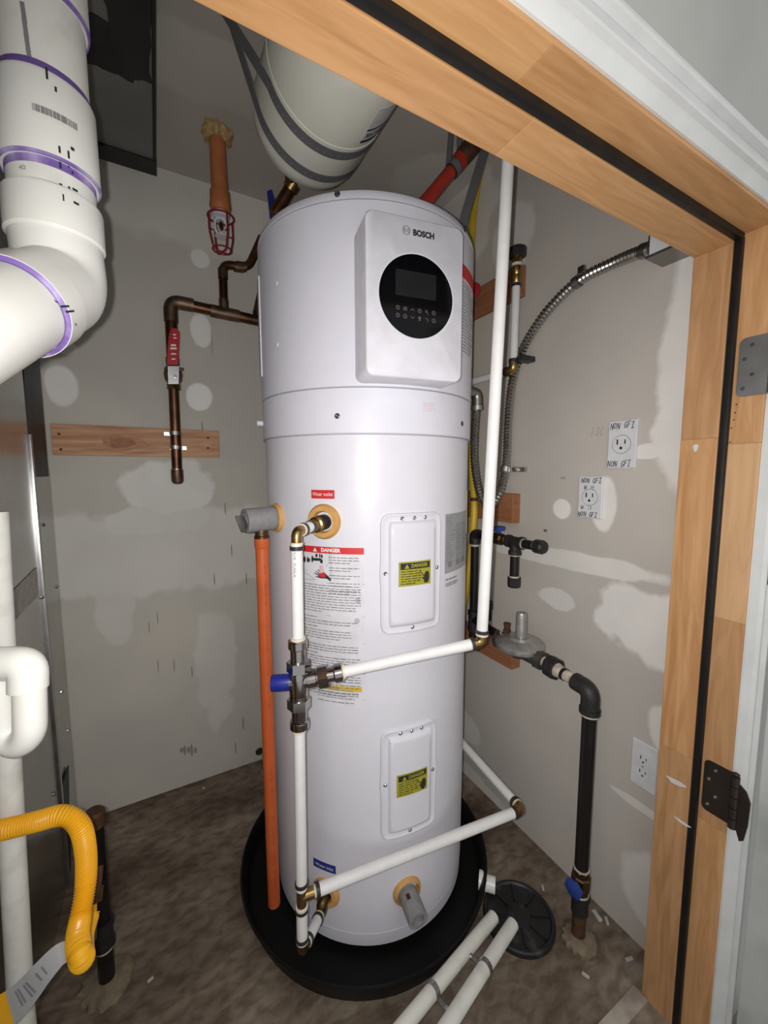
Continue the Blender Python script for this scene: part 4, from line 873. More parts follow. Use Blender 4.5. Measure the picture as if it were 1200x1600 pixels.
# yellow flexible gas line
g = thing('gas_hose', dep(122, 1480, .56), 'bright yellow corrugated gas hose looping down at lower left', 'gas hose')
hose = catmull([dep(-60, 1306, .60), dep(0, 1297, .60), dep(55, 1284, .61), dep(98, 1274, .615), dep(124, 1290, .62), dep(134, 1330, .625), dep(134, 1380, .62), dep(126, 1430, .60), dep(121, 1465, .575), dep(125, 1490, .555), dep(130, 1499, .575), dep(130, 1488, .63), dep(131, 1465, .68), dep(139, 1438, .72), dep(143, 1424, .73)], 14)
build('hose', ribbed(hose, .0145, .0036, .0017, 18), 'csst', g)
n0, n1 = dep(144, 1412, .73), dep(149, 1365, .75); dn = (n1-n0).normalized()
build('flare_nut', MB().hexa(n0, n0+dn*.022, .0155), 'oldbrass', g); build('flare_nipple', MB().tube([n0+dn*.02, n0+dn*.052], .012, 14), 'rust', g)
build('sleeve_tip', MB().tube([dep(144, 1436, .73), dep(144, 1410, .73)], .0075, 12), 'csst', g)
build('steel_collar', MB().tube([dep(142, 1470, .725), dep(144, 1437, .73)], .0085, 12), 'steel', g)
tg_c = [dep(118, 1482, .60), dep(92, 1493, .585), dep(66, 1520, .575), dep(40, 1551, .57), dep(15, 1575, .565), dep(-6, 1590, .56)]
tg_w = [.010, .014, .016, .019, .021, .022]
tc_ = catmull(tg_c, 6); mb = MB(); ra_, rb_ = [], []
for i, p in enumerate(tc_):
    t = i/(len(tc_)-1)*5; k = min(int(t), 4); w_ = tg_w[k]+(tg_w[k+1]-tg_w[k])*(t-k); d = (tc_[min(i+1, len(tc_)-1)]-tc_[max(i-1, 0)]).normalized(); nrm = (CAM-p).normalized(); s = d.cross(nrm).normalized()
    ra_.append([p+s*w_, p-s*w_, p-s*w_-nrm*.0006, p+s*w_-nrm*.0006])
tgo = build('paper_tag', mb.rings(ra_), 'tag', g, label='grey paper tag with print and orange end')
mb = MB(); ra2 = []
for p in ra_[-7:]: ra2.append([q_+(CAM-q_).normalized()*.0008 for q_ in p])
build('tag_end', mb.rings(ra2), 'csst', tgo)
mb = MB()
for i, (s0_, s1_) in ((19, (.2, .75)), (20, (.2, .75)), (16, (.25, .8)), (17, (.25, .8)), (13, (.3, .7)), (11, (.3, .7))):
    A, B = ra_[i], ra_[i+1]; f = lambda R_, s: R_[0].lerp(R_[1], s)+(CAM-R_[0]).normalized()*.001
    mb.face([mb.v(f(A, s0_)), mb.v(f(A, s1_)), mb.v(f(A, s1_).lerp(f(B, s1_), .6)), mb.v(f(A, s0_).lerp(f(B, s0_), .6))])
build('tag_print', mb, 'greyink', tgo, smooth=0, kind='stuff')

# ================================================================== BACK WALL
def board(nm, a, b_, mat, lab, grp=None):
    t = thing(nm, ((a[0]+b_[0])/2, (a[1]+b_[1])/2, min(a[2], b_[2])), lab, 'board', grp); build('plank', MB().box(a, b_, .002), mat, t, smooth=0); return t
zt0, zt1 = 1.254, 1.351
bd = board('backing_board', (DX+.008, YB-.02, zt0), (.205, YB-.0005, zt1), 'wood_board', 'knotty reddish brown board screwed flat to the left back wall')
for px, py in ((325, 684), (325, 700), (92, 678), (95, 702)):
    p = at(px, py, Y=YB-.02); build('screw', MB().lathe(p, (0, -1, 0), [(-.001, .0042), (.0006, .004), (.0002, .0015)], 10), 'rust', bd)
for (kx, kz, mt_, lf) in ((.062, .030, 'knot_ring', .0003), (.036, .018, 'knot_core', .0006)):
    kc = at(190, 692, Y=YB-.02)
    build('knot', MB().prism([kc+V(math.cos(a)*kx*(1+.18*math.cos(3*a)), -lf, math.sin(a)*kz*(1+.15*math.sin(2*a))) for a in [2*math.pi*k/22 for k in range(22)]], V(0, lf, 0)), mt_, bd, smooth=0)
CY = 1.578
cpx = lambda x, y: at(x, y, Y=CY)
cop = thing('copper_line', (.06, CY, 1.16), 'aged copper water line with red lever valve on the back wall', 'pipe')
xm = .066; zh = 1.762; rC = .0195
E_ = V(xm, CY, zh+.008)
build('pipe', MB().tube([V(xm-.006, CY, 1.19), V(xm-.003, CY, 1.50)], rC-.003, 20), 'copper', cop); build('pipe', MB().tube([V(xm-.001, CY, 1.56), V(xm, CY, zh-.03)], rC, 20), 'copper', cop)
build('elbow', MB().tube(fillet([V(xm, CY, zh-.06), E_, V(xm+.07, CY, zh+.006)], .045, 9), rC+.0025, 22), 'copperfit', cop)
build('pipe', MB().tube([V(xm+.05, CY, zh+.005), V(.62, CY, zh-.02)], rC-.001, 20), 'copper', cop)
build('end_cap', MB().lathe(V(xm-.006, CY, 1.158), (0, 0, 1), [(0, .006), (.003, .015), (.012, .0195), (.05, .0195), (.051, .0165)], 22), 'copperfit', cop)
build('solder_ring', MB().tube([V(xm-.006, CY, 1.207), V(xm-.006, CY, 1.212)], rC-.0015, 20), 'solder', cop)
bx = .235; zb_ = 1.762; rb = .0145
build('tee', MB().tube([V(bx-.045, CY, zb_), V(bx+.05, CY, zb_-.003)], rC+.0018, 20), 'copperfit', cop)
build('branch', MB().tube(fillet([V(bx, CY, zb_), V(bx+.001, CY, 1.925), V(.325, CY, 1.936), V(.375, CY, 2.05)], .028, 7), rb, 18), 'copper', cop)
for (p, d) in ((V(bx+.001, CY, 1.893), up), (V(bx+.055, CY, 1.928), V(1, 0, .1)), (V(.30, CY, 1.933), V(1, 0, .1)), (V(bx, CY, 1.79), up)): build('fitting_sleeve', MB().tube([p-d*.016, p+d*.016], rb+.0022, 18), 'copperfit', cop)
vz = 1.535; vb = V(xm-.002, CY, vz)
bv = build('ball_valve', MB().lathe(V(xm-.002, CY, vz-.055), (0, 0, 1), [(0, .021), (.018, .021), (.020, .0185), (.03, .026), (.05, .029), (.07, .026), (.078, .0195), (.09, .021), (.105, .021)], 8), 'oldbrass', cop, smooth=0)
ha, hb2, hc = at(271, 590, Y=CY-.045), at(272, 560, Y=CY-.055), at(274, 516, Y=CY-.055)
build('stem_nut', MB().lathe(V(vb.x+.004, CY-.024, ha.z+.004), (0, -1, 0), [(0, .011), (.024, .011), (.025, .006), (.03, .006)], 6), 'steel', bv, smooth=0)
build('lever', MB().prism([at(262, 572, Y=CY-.052), at(280, 572, Y=CY-.052), at(279, 600, Y=CY-.05), at(263, 600, Y=CY-.05)], V(0, .003, 0)), 'steel', bv, smooth=0)
hw = [(261, 570), (262, 545), (264, 522), (268, 513), (276, 513), (281, 520), (280, 545), (278, 570)]
grip = build('lever_grip', MB().prism([at(x, y, Y=CY-.056) for x, y in hw], V(0, .007, 0)), 'redgrip', bv, label='red vinyl lever grip')
mb = MB()
for (x0_, y0_, x1_, y1_) in ((270, 522, 275, 524), (271, 527, 276, 529), (267, 538, 275, 541), (266, 543, 276, 546), (267, 552, 275, 554), (268, 560, 274, 562)):
    mb.prism([at(x0_, y0_, Y=CY-.0562), at(x1_, y0_, Y=CY-.0562), at(x1_, y1_, Y=CY-.0562), at(x0_, y1_, Y=CY-.0562)], V(0, -.0003, 0))
build('grip_print', mb, 'whiteprint', bv, smooth=0)
build('stop_pin', MB().tube([at(278, 577, Y=CY-.03), at(287, 577, Y=CY-.03)], .005, 8), 'oldbrass', bv)
for py, sgn in ((677, -1), (699, 1)):
    z = at(270, py, Y=CY).z; c = V(xm-.005, CY, z); st = MB()
    st.rings([[c+V(math.cos(a)*r, -math.sin(a)*r, dz) for a in [math.pi*k/10 for k in range(11)]]+[V(c.x-.0185, YB-.021, z+dz), V(c.x+.0185, YB-.021, z+dz)] for r, dz in ((.0175, -.006), (.0185, -.006), (.0185, .006), (.0175, .006))], False)
    st.box((c.x+(sgn*.017 if sgn > 0 else -.034), YB-.0215, z-.006), (c.x+(.034 if sgn > 0 else -.017), YB-.0195, z+.006))
    build('pipe_strap', st, 'steel', cop, smooth=0)
# sprinkler drop
SY = 1.377
sp_c = V(.205, SY, ZC)
spk = thing('fire_sprinkler', sp_c, 'orange sprinkler drop pipe from the ceiling with red wire guard', 'sprinkler')
n = 30; ff = MB()
def foamr(r, z, s): return [V(.205+math.cos(2*math.pi*k/n)*r*(1+.07*math.sin(4*k+s)+.06*math.sin(7*k)), SY+math.sin(2*math.pi*k/n)*r*(1+.07*math.sin(4*k+s)+.06*math.sin(7*k)), z+.004*math.sin(5*k+s)) for k in range(n)]
ff.rings([foamr(.040, ZC, 0), foamr(.044, ZC-.012, .4), foamr(.037, ZC-.024, .8), foamr(.026, ZC-.030, 1)]); build('foam_collar', ff, 'spray', spk)
zs = at(345, 330, Y=SY).z
build('pipe', MB().tube([V(.205, SY, ZC-.01), V(.206, SY, zs+.04)], .0235, 24), 'orange2', spk)
build('reducer', MB().lathe(V(.206, SY, 0), (0, 0, 1), [(zs-.004, .012), (zs-.002, .026), (zs+.012, .031), (zs+.022, .029), (zs+.05, .028), (zs+.056, .0255)], 24), 'orange2', spk)
zz = zs-.008; hx_ = V(.206, SY, 0)
build('sprinkler_head', MB().lathe(hx_, (0, 0, 1), [(zz-.012, .010), (zz-.010, .024), (zz, .026), (zz+.006, .018), (zz+.012, .016)], 12), 'paper', spk, label='white sprinkler head')
fr = MB(); fr.tube([hx_+V(math.cos(a)*.020*0.9, 0, zz-.036+math.sin(a)*.026) for a in [2*math.pi*k/24 for k in range(24)]], .0042, 8, closed=True); fr.lathe(hx_, (0, 0, 1), [(zz-.066, .018), (zz-.063, .018), (zz-.061, .006)], 14)
build('frame_arms', fr, 'paper', spk); build('glass_bulb', MB().ball(hx_+V(0, 0, zz-.034), .006, 8, (1, 1, 2.4)), 'copper', spk)
cg = MB(); zt2 = at(347, 344, Y=SY).z+.006; zb2 = at(347, 394, Y=SY).z
for k in range(4):
    a = math.radians(20+90*k); d = V(math.cos(a), math.sin(a), 0)
    cg.tube(fillet([hx_+d*.037+V(0, 0, zt2), hx_+d*.038+V(0, 0, (zt2+zb2)/2), hx_+d*.029+V(0, 0, zb2+.012), hx_+d*.022+V(0, 0, zb2), hx_+V(0, 0, zb2)], .014, 4), .0026, 8)
cg.tube([hx_+V(math.cos(a)*.037, math.sin(a)*.037, zt2) for a in [2*math.pi*k/28 for k in range(28)]], .0026, 8, closed=True)
cg.tube([hx_+V(math.cos(a)*.027, math.sin(a)*.027, zb2+.006) for a in [2*math.pi*k/24 for k in range(24)]], .0022, 8, closed=True)
for k in range(4):
    a = math.radians(20+90*k); d = V(math.cos(a), math.sin(a), 0); cg.tube([hx_+d*.037+V(0, 0, (zt2+zb2)/2+.004), hx_+d*.024+V(0, 0, (zt2+zb2)/2+.004)], .002, 6)
build('wire_guard', cg, 'cagered', spk, label='dark red wire cage')
# little chrome hose bib at the wall foot
hbp = at(408, 1186, Y=YB-.03)
hbo = thing('hose_bib', (hbp.x, YB-.03, .0), 'tiny chrome hose bib low on back wall behind the orange pipe', 'tap')
build('spigot', MB().tube(fillet([V(hbp.x+.01, YB, .04), V(hbp.x+.01, YB-.045, .04), V(hbp.x+.014, YB-.055, .004)], .02), .008, 12), 'steel', hbo)
build('handle', MB().lathe(V(hbp.x-.004, YB-.03, .052), (-.3, -.2, 1), [(0, .006), (.006, .006), (.007, .016), (.011, .016)], 7), 'castiron', hbo)

# ================================================================== OVERHEAD: expansion tank, straps, red pipe
et = thing('expansion_tank', (.398, .9, 1.92), 'cream white expansion tank slung under the ceiling in grey straps', 'expansion tank')
tc = V(.372, 0, 2.058); rT = .137
prof_ = [(.690, .001), (.692, .04), (.700, .078), (.716, .108), (.740, .128), (.770, rT), (.900, rT), (.9015, rT+.0012), (.908, rT+.0012), (.9095, rT), (1.040, rT), (1.070, .130), (1.096, .108), (1.112, .075), (1.120, .03), (1.121, .001)]
build('shell', MB().lathe(V(tc.x, 0, tc.z), (0, 1, 0), prof_, 56), 'tankwhite', et)
def ton(ang, y, R): a = math.radians(ang); return V(tc.x+R*math.sin(a), y, tc.z-R*math.cos(a))
lb = build('tank_label', MB().shell(lambda u, v, l: ton(26+42*u, .885-.10*v, rT+l), 10, 1, .0006), 'paper', et, label='white label with black bands')
for y0, y1 in ((.876, .884), (.843, .848)): build('label_band', MB().shell(lambda u, v, l: ton(26.5+41*u, y0+(y1-y0)*v, rT+.0006+l), 10, 1, .0003), 'ink', et)
tv, tf = text2d('EXPANSION TANK', .020, .0006); wd = max(x for x, y in tv)-min(x for x, y in tv)
build('lettering', MB().flat(([(x*.085/wd, y) for x, y in tv], tf), lambda x, y: ton(46-math.degrees(x/rT), .8625-y, rT+.0011)), 'ink', et, smooth=0)
nb = V(tc.x, 1.118, tc.z-.005)
build('tank_nipple', MB().tube(fillet([nb, V(tc.x, 1.20, 2.045), at(455, 292, Y=1.235), at(428, 335, Y=1.26)], .03), .017, 16), 'copper', et)
p = at(458, 286, Y=1.225); q_ = at(452, 296, Y=1.235); build('brass_union', MB().tube([p, q_], .0215, 12), 'brass', et)
def hanger(y, lab, ya):
    st = thing('hanger_strap', (tc.x, y, 1.92), lab, 'strap', 'grey straps holding the expansion tank')
    pts = [V(tc.x-.22+(y-.925)*.25, ya, ZC-.001-(y-.925)*.02)]
    pts += [ton(a, y, rT+.0012) for a in range(-68, 69, 4)] + [V(tc.x+.235, ya, ZC-.001)]
    wv = .0125; mb = MB()
    rings_ = []
    for i, p in enumerate(pts):
        d = (pts[min(i+1, len(pts)-1)]-pts[max(i-1, 0)]).normalized(); s = V(0, 1, 0); nrm = d.cross(s).normalized()
        rings_.append([p+s*wv, p-s*wv, p-s*wv+nrm*.0018, p+s*wv+nrm*.0018])
    mb.rings(rings_); build('strap_band', mb, 'strapgrey', st)
    hm = MB()
    for a in range(-66, 67, 7):
        c = ton(a, y, rT+.0034); n_ = (c-V(tc.x, y, tc.z)).normalized(); t_ = n_.cross(V(0, 1, 0))
        hm.face([hm.v(c+t_*.0016*math.cos(2*math.pi*k/6)+V(0, 1, 0)*.0016*math.sin(2*math.pi*k/6)) for k in range(6)])
    build('strap_holes', hm, 'strapdot', st, kind='stuff', smooth=0)
hanger(.925, 'grey perforated strap round the middle of the expansion tank', 1.012); hanger(1.01, 'grey perforated strap round the far end of the expansion tank', 1.012)
# blue lever valve behind the heater top
bp_ = at(424, 318, Y=1.32); bl_ = thing('lever_valve', bp_, 'blue lever of a valve seen behind the heater top left', 'valve')
build('lever', MB().prism([at(418, 298, Y=1.32), at(424, 296, Y=1.32), at(431, 318, Y=1.32), at(430, 345, Y=1.32), at(423, 345, Y=1.32)], V(0, .008, 0)), 'greenscrew', bl_); build('valve_body', MB().tube([at(432, 325, Y=1.34), at(428, 380, Y=1.34), V(.36, YB-.002, 1.80)], .016, 12), 'oldbrass', bl_)
# red pipe going up behind the heater on the right
R0, R1, R2 = dep(640, 345, 1.15), dep(716, 254, 1.15), dep(742, 222, 1.15)
rp2 = thing('red_sprinkler_pipe', R0, 'red pipe climbing behind the heater top right to a dark fitting', 'pipe')
build('pipe', MB().tube([R0, R1], .0185, 18), 'redcpvc', rp2); dr = (R2-R1).normalized()
build('coupling', MB().lathe(R1-dr*.035, dr, [(0, .021), (.05, .0225), (.052, .024), (.10, .026), (.16, .026)], 20), 'rust', rp2); build('red_ring', MB().tube([R1-dr*.01, R1+dr*.012], .0235, 18), 'redcpvc', rp2)
h1 = thing('pipe_hanger', R1, 'thin grey hanger strap looped round the red pipe', 'strap')
mb = MB()
for off in (-.02, .02):
    a, b2_ = R1+V(off, 0, 0)-dr*.02, V(R1.x+off*.6-.01, R1.y, ZC); mb.obox((a+b2_)/2, (b2_-a)/2, V(.0015, .0008, 0), V(.004, -.008, 0)*.9)
mb.tube([R1-dr*.03, R1-dr*.012], .0225, 18); build('hanger_loop', mb, 'strapgrey', h1)
sa, sb = dep(757, 236, 1.2), dep(722, 352, 1.2); da_ = (sb-sa).normalized(); ext = sa-da_*((sa.z-ZC)/da_.z) if abs(da_.z) > .1 else sa
st3 = thing('seismic_strap', sb, 'wide grey strap slanting down behind the heater top right', 'strap'); fn = (CAM-sa).normalized(); sd = da_.cross(fn).normalized()
ext = V(ext.x, ext.y, min(ext.z, ZC))
build('strap_band', MB().obox((ext+sb+da_*.25)/2, (sb+da_*.25-ext)/2, sd*.0135, fn*.001), 'strapgrey', st3, smooth=0)
# ================================================================== RIGHT WALL
BT = .985
def rboard(px0, py_t, px1, py_b, far_y, t, lab, x=BT):
    a = at(px0, py_t, X=x); b2_ = at(px1, py_b, X=x)
    return board('backing_board', (x, b2_.y, b2_.z), (XR-.0005, far_y, a.z), 'wood_boardy', lab)
rboard(812, 412, 812, 461, 1.58, .02, 'reddish board high on right wall behind white air chamber pipe')
rboard(800, 772, 800, 818, 1.58, .02, 'short reddish board at mid height on right wall behind flexible conduit', .975)
rboard(799, 1014, 799, 1047, 1.58, .02, 'stained reddish board on right wall under the gas regulator', .97)
# outlet plates
def plate(px, lab, kind):
    P4 = [at(x, y, X=1.003) for x, y in px]; y1 = (P4[0].y+P4[3].y)/2; y0 = (P4[1].y+P4[2].y)/2; z1 = (P4[0].z+P4[1].z)/2; z0 = (P4[2].z+P4[3].z)/2
    yc, zc_ = (y0+y1)/2, (z0+z1)/2; hy, hz = (y1-y0)/2, (z1-z0)/2
    t = thing('wall_outlet', (XR, yc, z0), lab, 'outlet')
    mb = MB().rings([[V(x, yc+hy*s*f, zc_+hz*q*g) for s, q in ((-1, -1), (1, -1), (1, 1), (-1, 1))] for x, f, g in ((XR-.0003, 1, 1), (XR-.004, 1, 1), (XR-.0065, .93, .96))])
    build('cover_plate', mb, 'plate', t, smooth=0)
    xf = XR-.0065; f = lambda u, v, l=0: V(xf-l, yc-u, zc_+v)           # u to the viewer's right
    def slots(cz, s=1):
        for (u, v, w2, h2) in ((-.0075, .004, .0013, .0050), (.0075, .004, .0011, .0042)):
            build('slot', MB().obox(f(u*s, cz+v*s, .0016), V(.0006, 0, 0), V(0, w2*s, 0), V(0, 0, h2*s)), 'slot', t, smooth=0)
        build('slot', MB().lathe(f(0, cz-.008*s, .001), (-1, 0, 0), [(0, .0028*s), (.0012, .0028*s)], 12), 'slot', t)
    if kind == 'round':
        rr = hy*.62
        build('receptacle', MB().lathe(f(0, 0, -.002), (-1, 0, 0), [(0, rr), (.003, rr), (.0036, rr-.0008)], 32), 'plate', t)
        build('receptacle_rim', MB().lathe(f(0, 0, -.001), (-1, 0, 0), [(0, rr+.0012), (.0013, rr+.0012), (.0013, rr), (0, rr)], 32, False), 'greyink', t); slots(.001, rr/.0175)
        for v in (hz*.53, -hz*.53): build('screw', MB().lathe(f(0, v), (-1, 0, 0), [(0, .003), (.001, .0026), (.0012, .001)], 10), 'plate', t)
    else:
        build('receptacle', MB().obox(f(0, 0, .0005), V(.0015, 0, 0), V(0, hy*.52, 0), V(0, 0, hz*.6), .0006), 'plate', t, smooth=0)
        slots(hz*.30, hy/.028*.8); slots(-hz*.30, hy/.028*.8)
        build('screw', MB().lathe(f(0, 0, .002), (-1, 0, 0), [(0, .002), (.001, .0016)], 8), 'steel', t)
    return t, f, hy, hz
GL = {'N': [[(0, 0), (0, 1), (.7, 0), (.7, 1)]], 'O': [[(.35+.35*math.cos(a), .5+.45*math.sin(a)) for a in [2*math.pi*k/10 for k in range(11)]]], 'G': [[(.7, .85), (.45, 1), (.15, .85), (0, .5), (.15, .1), (.45, 0), (.7, .2), (.7, .45), (.4, .45)]],
      'F': [[(0, 0), (0, 1), (.65, 1)], [(0, .55), (.5, .55)]], 'I': [[(.3, 0), (.3, 1)], [(0, 1), (.6, 1)], [(0, 0), (.6, 0)]], 'W': [[(0, 1), (.15, 0), (.35, .7), (.55, 0), (.7, 1)]], 'H': [[(0, 0), (0, 1)], [(.6, 0), (.6, 1)], [(0, .5), (.6, .5)]],
      '1': [[(.2, 0), (.3, 1)]], '3': [[(0, .9), (.4, 1), (.6, .75), (.25, .52), (.6, .3), (.4, 0), (0, .1)]], '.': [[(.1, 0), (.2, .05)]], 'C': [[(.6, .85), (.3, 1), (.05, .5), (.3, 0), (.6, .15)]], 'D': [[(0, 0), (.1, 1), (.6, .8), (.65, .3)]]}
def hand(s, fn, u0, v0, w, h, par, mat='pen', wd=.0016, nm='handwriting'):
    mb = MB(); adv = w/(len(s)); x = u0
    for i, ch in enumerate(s):
        ju, jv = random.uniform(-.06, .06)*adv, random.uniform(-.08, .08)*h
        for st in GL.get(ch, []):
            pts = [(x+px*adv*.95+ju+(py-.5)*h*.15, v0+py*h+jv) for px, py in st]
            for A, B in zip(pts, pts[1:]):
                d = Vector((B[0]-A[0], B[1]-A[1])); n = Vector((-d.y, d.x)).normalized()*wd/2; e_ = d.normalized()*wd*.4
                mb.face([mb.v(fn(A[0]-e_.x+n.x, A[1]-e_.y+n.y, .0004)), mb.v(fn(A[0]-e_.x-n.x, A[1]-e_.y-n.y, .0004)), mb.v(fn(B[0]+e_.x-n.x, B[1]+e_.y-n.y, .0004)), mb.v(fn(B[0]+e_.x+n.x, B[1]+e_.y+n.y, .0004))])
        x += adv
    return build(nm, mb, mat, par, smooth=0)
t, f, hy, hz = plate([(951, 657), (997, 655), (991, 733), (947, 731)], 'higher white outlet plate with NON GFI handwritten at top and bottom', 'round')
hand('NON GFI', f, -hy*.82, hz*.66, hy*1.7, .0145, t); hand('NON GFI', f, -hy*.88, -hz*.92, hy*1.65, .0145, t)
t, f, hy, hz = plate([(907, 743), (943, 745), (938, 811), (899, 808)], 'lower white outlet plate with NON GFI and W H handwritten', 'round')
hand('NON GFI', f, -hy*.75, hz*.68, hy*1.7, .0125, t); hand('W H.', f, -hy*.5, hz*.36, hy*1.2, .011, t, wd=.0013); hand('W H', f, -hy*.7, -hz*.60, hy*1.0, .011, t, wd=.0013); hand('NON GFI', f, -hy*.9, -hz*.94, hy*1.65, .0125, t)
plate([(987, 1153), (1028, 1172), (1023, 1243), (984, 1222)], 'white duplex outlet plate low on right wall beside the door stop', 'duplex')
wr = [o for o in bpy.data.objects if o.name == 'wall_right'][0]
p0 = at(924, 682, X=XR); hand('13C', lambda u, v, l=0: V(XR-.0004, p0.y-u, p0.z+v), 0, 0, .038, .022, wr, 'pencil', .0012, 'pencil_note')
# flexible conduit from junction box to heater
jb = thing('junction_box', at(1040, 392, X=.985), 'grey metal junction box tucked behind the door head at right wall', 'electrical box')
a = at(1020, 402, X=.965); build('box', MB().box((.945, .43, a.z-.004), (XR-.001, a.y-.002, a.z+.08), .002), 'plate', jb, smooth=0)
build('box_bottom', MB().box((.940, .428, a.z-.010), (XR-.001, a.y+.002, a.z-.004), .001), 'conddark', jb, smooth=0)
fx_ = thing('flexible_conduit', at(797, 700, X=.985), 'ribbed steel flexible conduit curving down the right wall to the heater', 'conduit')
cw = lambda x, y, X=.982: at(x, y, X=X)
path = catmull([cw(1020, 389, .962), cw(1000, 394, .968), cw(958, 411), cw(905, 438), cw(862, 478), cw(833, 517), cw(813, 555), cw(800, 600), cw(794, 660), cw(792, 710), cw(788, 745, .970), cw(780, 772, .955), cw(768, 788, .948), cw(755, 784, .94), cw(746, 755, .92), cw(741, 715, .905), cw(742, 670, .895), cw(745, 630, .885)], 14)
build('conduit', ribbed(path, .0143, .0105, .0030, 14), 'cond', fx_)
e0 = cw(745.5, 640, .885); ta, tz = 60, e0.z+.055
ce = V(e0.x+.002, e0.y, tz); inn = tp(math.degrees(math.atan2(ce.x-TX, -(ce.y-TY))), tz, RS-.01)
build('connector', MB().tube(fillet([e0, V(e0.x, e0.y, tz-.004), inn], .020, 7), .0168, 16), 'conddark', fx_)
build('connector_nut', MB().tube([e0-V(0, 0, .002), e0+V(0, 0, .010)], .019, 12), 'steel', fx_)
for (px, py, s) in ((903, 438, 0), (1017, 389, 0), (795, 733, 1)):
    c = cw(px, py, .982); i = min(range(len(path)), key=lambda k: (path[k]-c).length); c = path[i]; d = (path[min(i+1, len(path)-1)]-path[i-1]).normalized()
    mb = MB().tube([c-d*.008, c+d*.008], .0162, 16)
    cs_ = build('conduit_strap', mb, 'conddark' if not s else 'steel', fx_); mb = MB()
    if s: mb.box((XR-.014, c.y-.058, c.z-.007), (XR-.001, c.y-.008, c.z+.007), .001)
    else: mb.box((XR-.012, c.y-.006, c.z+.012), (XR-.001, c.y+.012, c.z+.045), .001)
    build('strap_tab', mb, 'conddark' if not s else 'steel', cs_)
# white air chamber
ac_ = .955; A1_ = at(802, 578, X=ac_); A2_ = V(ac_, A1_.y-.002, at(808, 440, X=ac_).z); A3_ = at(740, 588, X=ac_)
ch = thing('air_chamber', A1_, 'short white upright pipe with black capped brass arrestor on right wall', 'pipe')
build('pipe', MB().tube([A1_+V(0, 0, .018), A2_], .0118, 18), 'pex', ch); build('pipe', MB().tube([A1_+V(0, .018, 0), V(ac_, A3_.y+.35, A1_.z)], .0118, 18), 'pex', ch)
build('elbow', MB().tube(fillet([A1_+V(0, .03, 0), A1_, A1_+V(0, 0, .03)], .014), .0135, 14), 'brass', ch)
build('crimp_ring', MB().tube([A1_+V(0, 0, .022), A1_+V(0, 0, .032)], .0145, 16), 'band', ch); build('crimp_ring', MB().tube([A1_+V(0, .022, 0), A1_+V(0, .032, 0)], .0145, 16), 'band', ch); build('crimp_ring', MB().tube([A2_-V(0, 0, .014), A2_-V(0, 0, .006)], .0145, 16), 'band', ch)
build('clip', MB().box((ac_, A1_.y-.035, A1_.z+.022), (XR, A1_.y-.005, A1_.z+.038), .002), 'band', ch)
zc3 = at(810, 393, X=ac_).z
build('brass_fitting', MB().lathe(A2_, (0, 0, 1), [(-.004, .0125), (.006, .0165), (.016, .017), (.018, .014), (.028, .018), (.040, .0185), (.042, .014), (zc3-A2_.z-.012, .014)], 18), 'brass', ch)
build('white_collar', MB().tube([A2_+V(0, 0, .042), A2_+V(0, 0, .050)], .017, 16), 'ivory', ch)
build('black_cap', MB().lathe(V(ac_, A2_.y, zc3-.014), (0, 0, 1), [(0, .022), (.003, .0265), (.022, .0265), (.025, .024), (.026, .001)], 28), 'band', ch, label='black round cap')
# red handle valve half hidden by the heater
rh = at(743, 455, X=.97); rdv = thing('stop_valve', rh, 'red handled stop valve on upper right board mostly hidden by the heater', 'valve')
build('handle', MB().lathe(rh, (-1, -.3, 0), [(0, .010), (.004, .022), (.012, .025), (.018, .022), (.019, .008)], 10), 'redgrip', rdv); build('stem', MB().tube([rh, V(XR-.004, rh.y, rh.z)], .008, 10), 'brass', rdv)
# yellow gas tubing behind the heater
yg = thing('gas_tubing', at(738, 830, X=.955), 'yellow jacketed gas tubing running down right wall behind the heater', 'gas hose')
build('tube', MB().tube(catmull([at(750, 262, X=.992), at(739, 340, X=.985), at(733, 470, X=.965), at(731, 590, X=.986), at(735, 700, X=.962), at(741, 780, X=.945), at(738, 840, X=.935), at(732, 900, X=.93), at(722, 960, X=.935)], 10), .0125, 14), 'csst2', yg)
p = at(741, 780, X=.945); build('clip', MB().tube([p-V(0, 0, .006), p+V(0, 0, .006)], .0145, 14), 'rust', yg)
# gas manifold: black tee with caps, blue valve, drop to regulator
GX = .93; tm = at(805, 847, X=GX)
gm = thing('gas_manifold', tm, 'black iron gas tee with two capped nipples and blue valve', 'gas pipe')
yv = V(0, -1, 0)                                  # viewer's right along the wall
def fit_tee(c, par):
    build('tee', MB().lathe(c-yv*.030, yv, [(0, .0195), (.010, .0195), (.011, .0165), (.049, .0165), (.050, .0195), (.060, .0195)], 20).lathe(c, (0, 0, -1), [(0, .0165), (.026, .0165), (.027, .0195), (.038, .0195)], 20), 'castiron', par)
fit_tee(tm, gm)
build('nipple', MB().tube([tm+yv*.028, tm+yv*.085], .0135, 18), 'iron', gm); build('nipple', MB().tube([tm-V(0, 0, .036), tm-V(0, 0, .115)], .0135, 18), 'iron', gm)
build('end_cap', MB().lathe(tm+yv*.076, yv, [(0, .020), (.024, .020), (.030, .016), (.031, .001)], 10), 'castiron', gm, smooth=0); build('end_cap', MB().lathe(tm-V(0, 0, .108), (0, 0, -1), [(0, .020), (.024, .020), (.030, .018), (.031, .001)], 10), 'castiron', gm, smooth=0)
for p, d in ((tm+yv*.0315, yv), (tm+yv*.074, yv), (tm-V(0, 0, .0395), -up), (tm-V(0, 0, .106), -up), (tm-yv*.0325, -yv)): build('thread_sealant', MB().tube([p-d*.0025, p+d*.0025], .0152, 16), 'dope', gm)
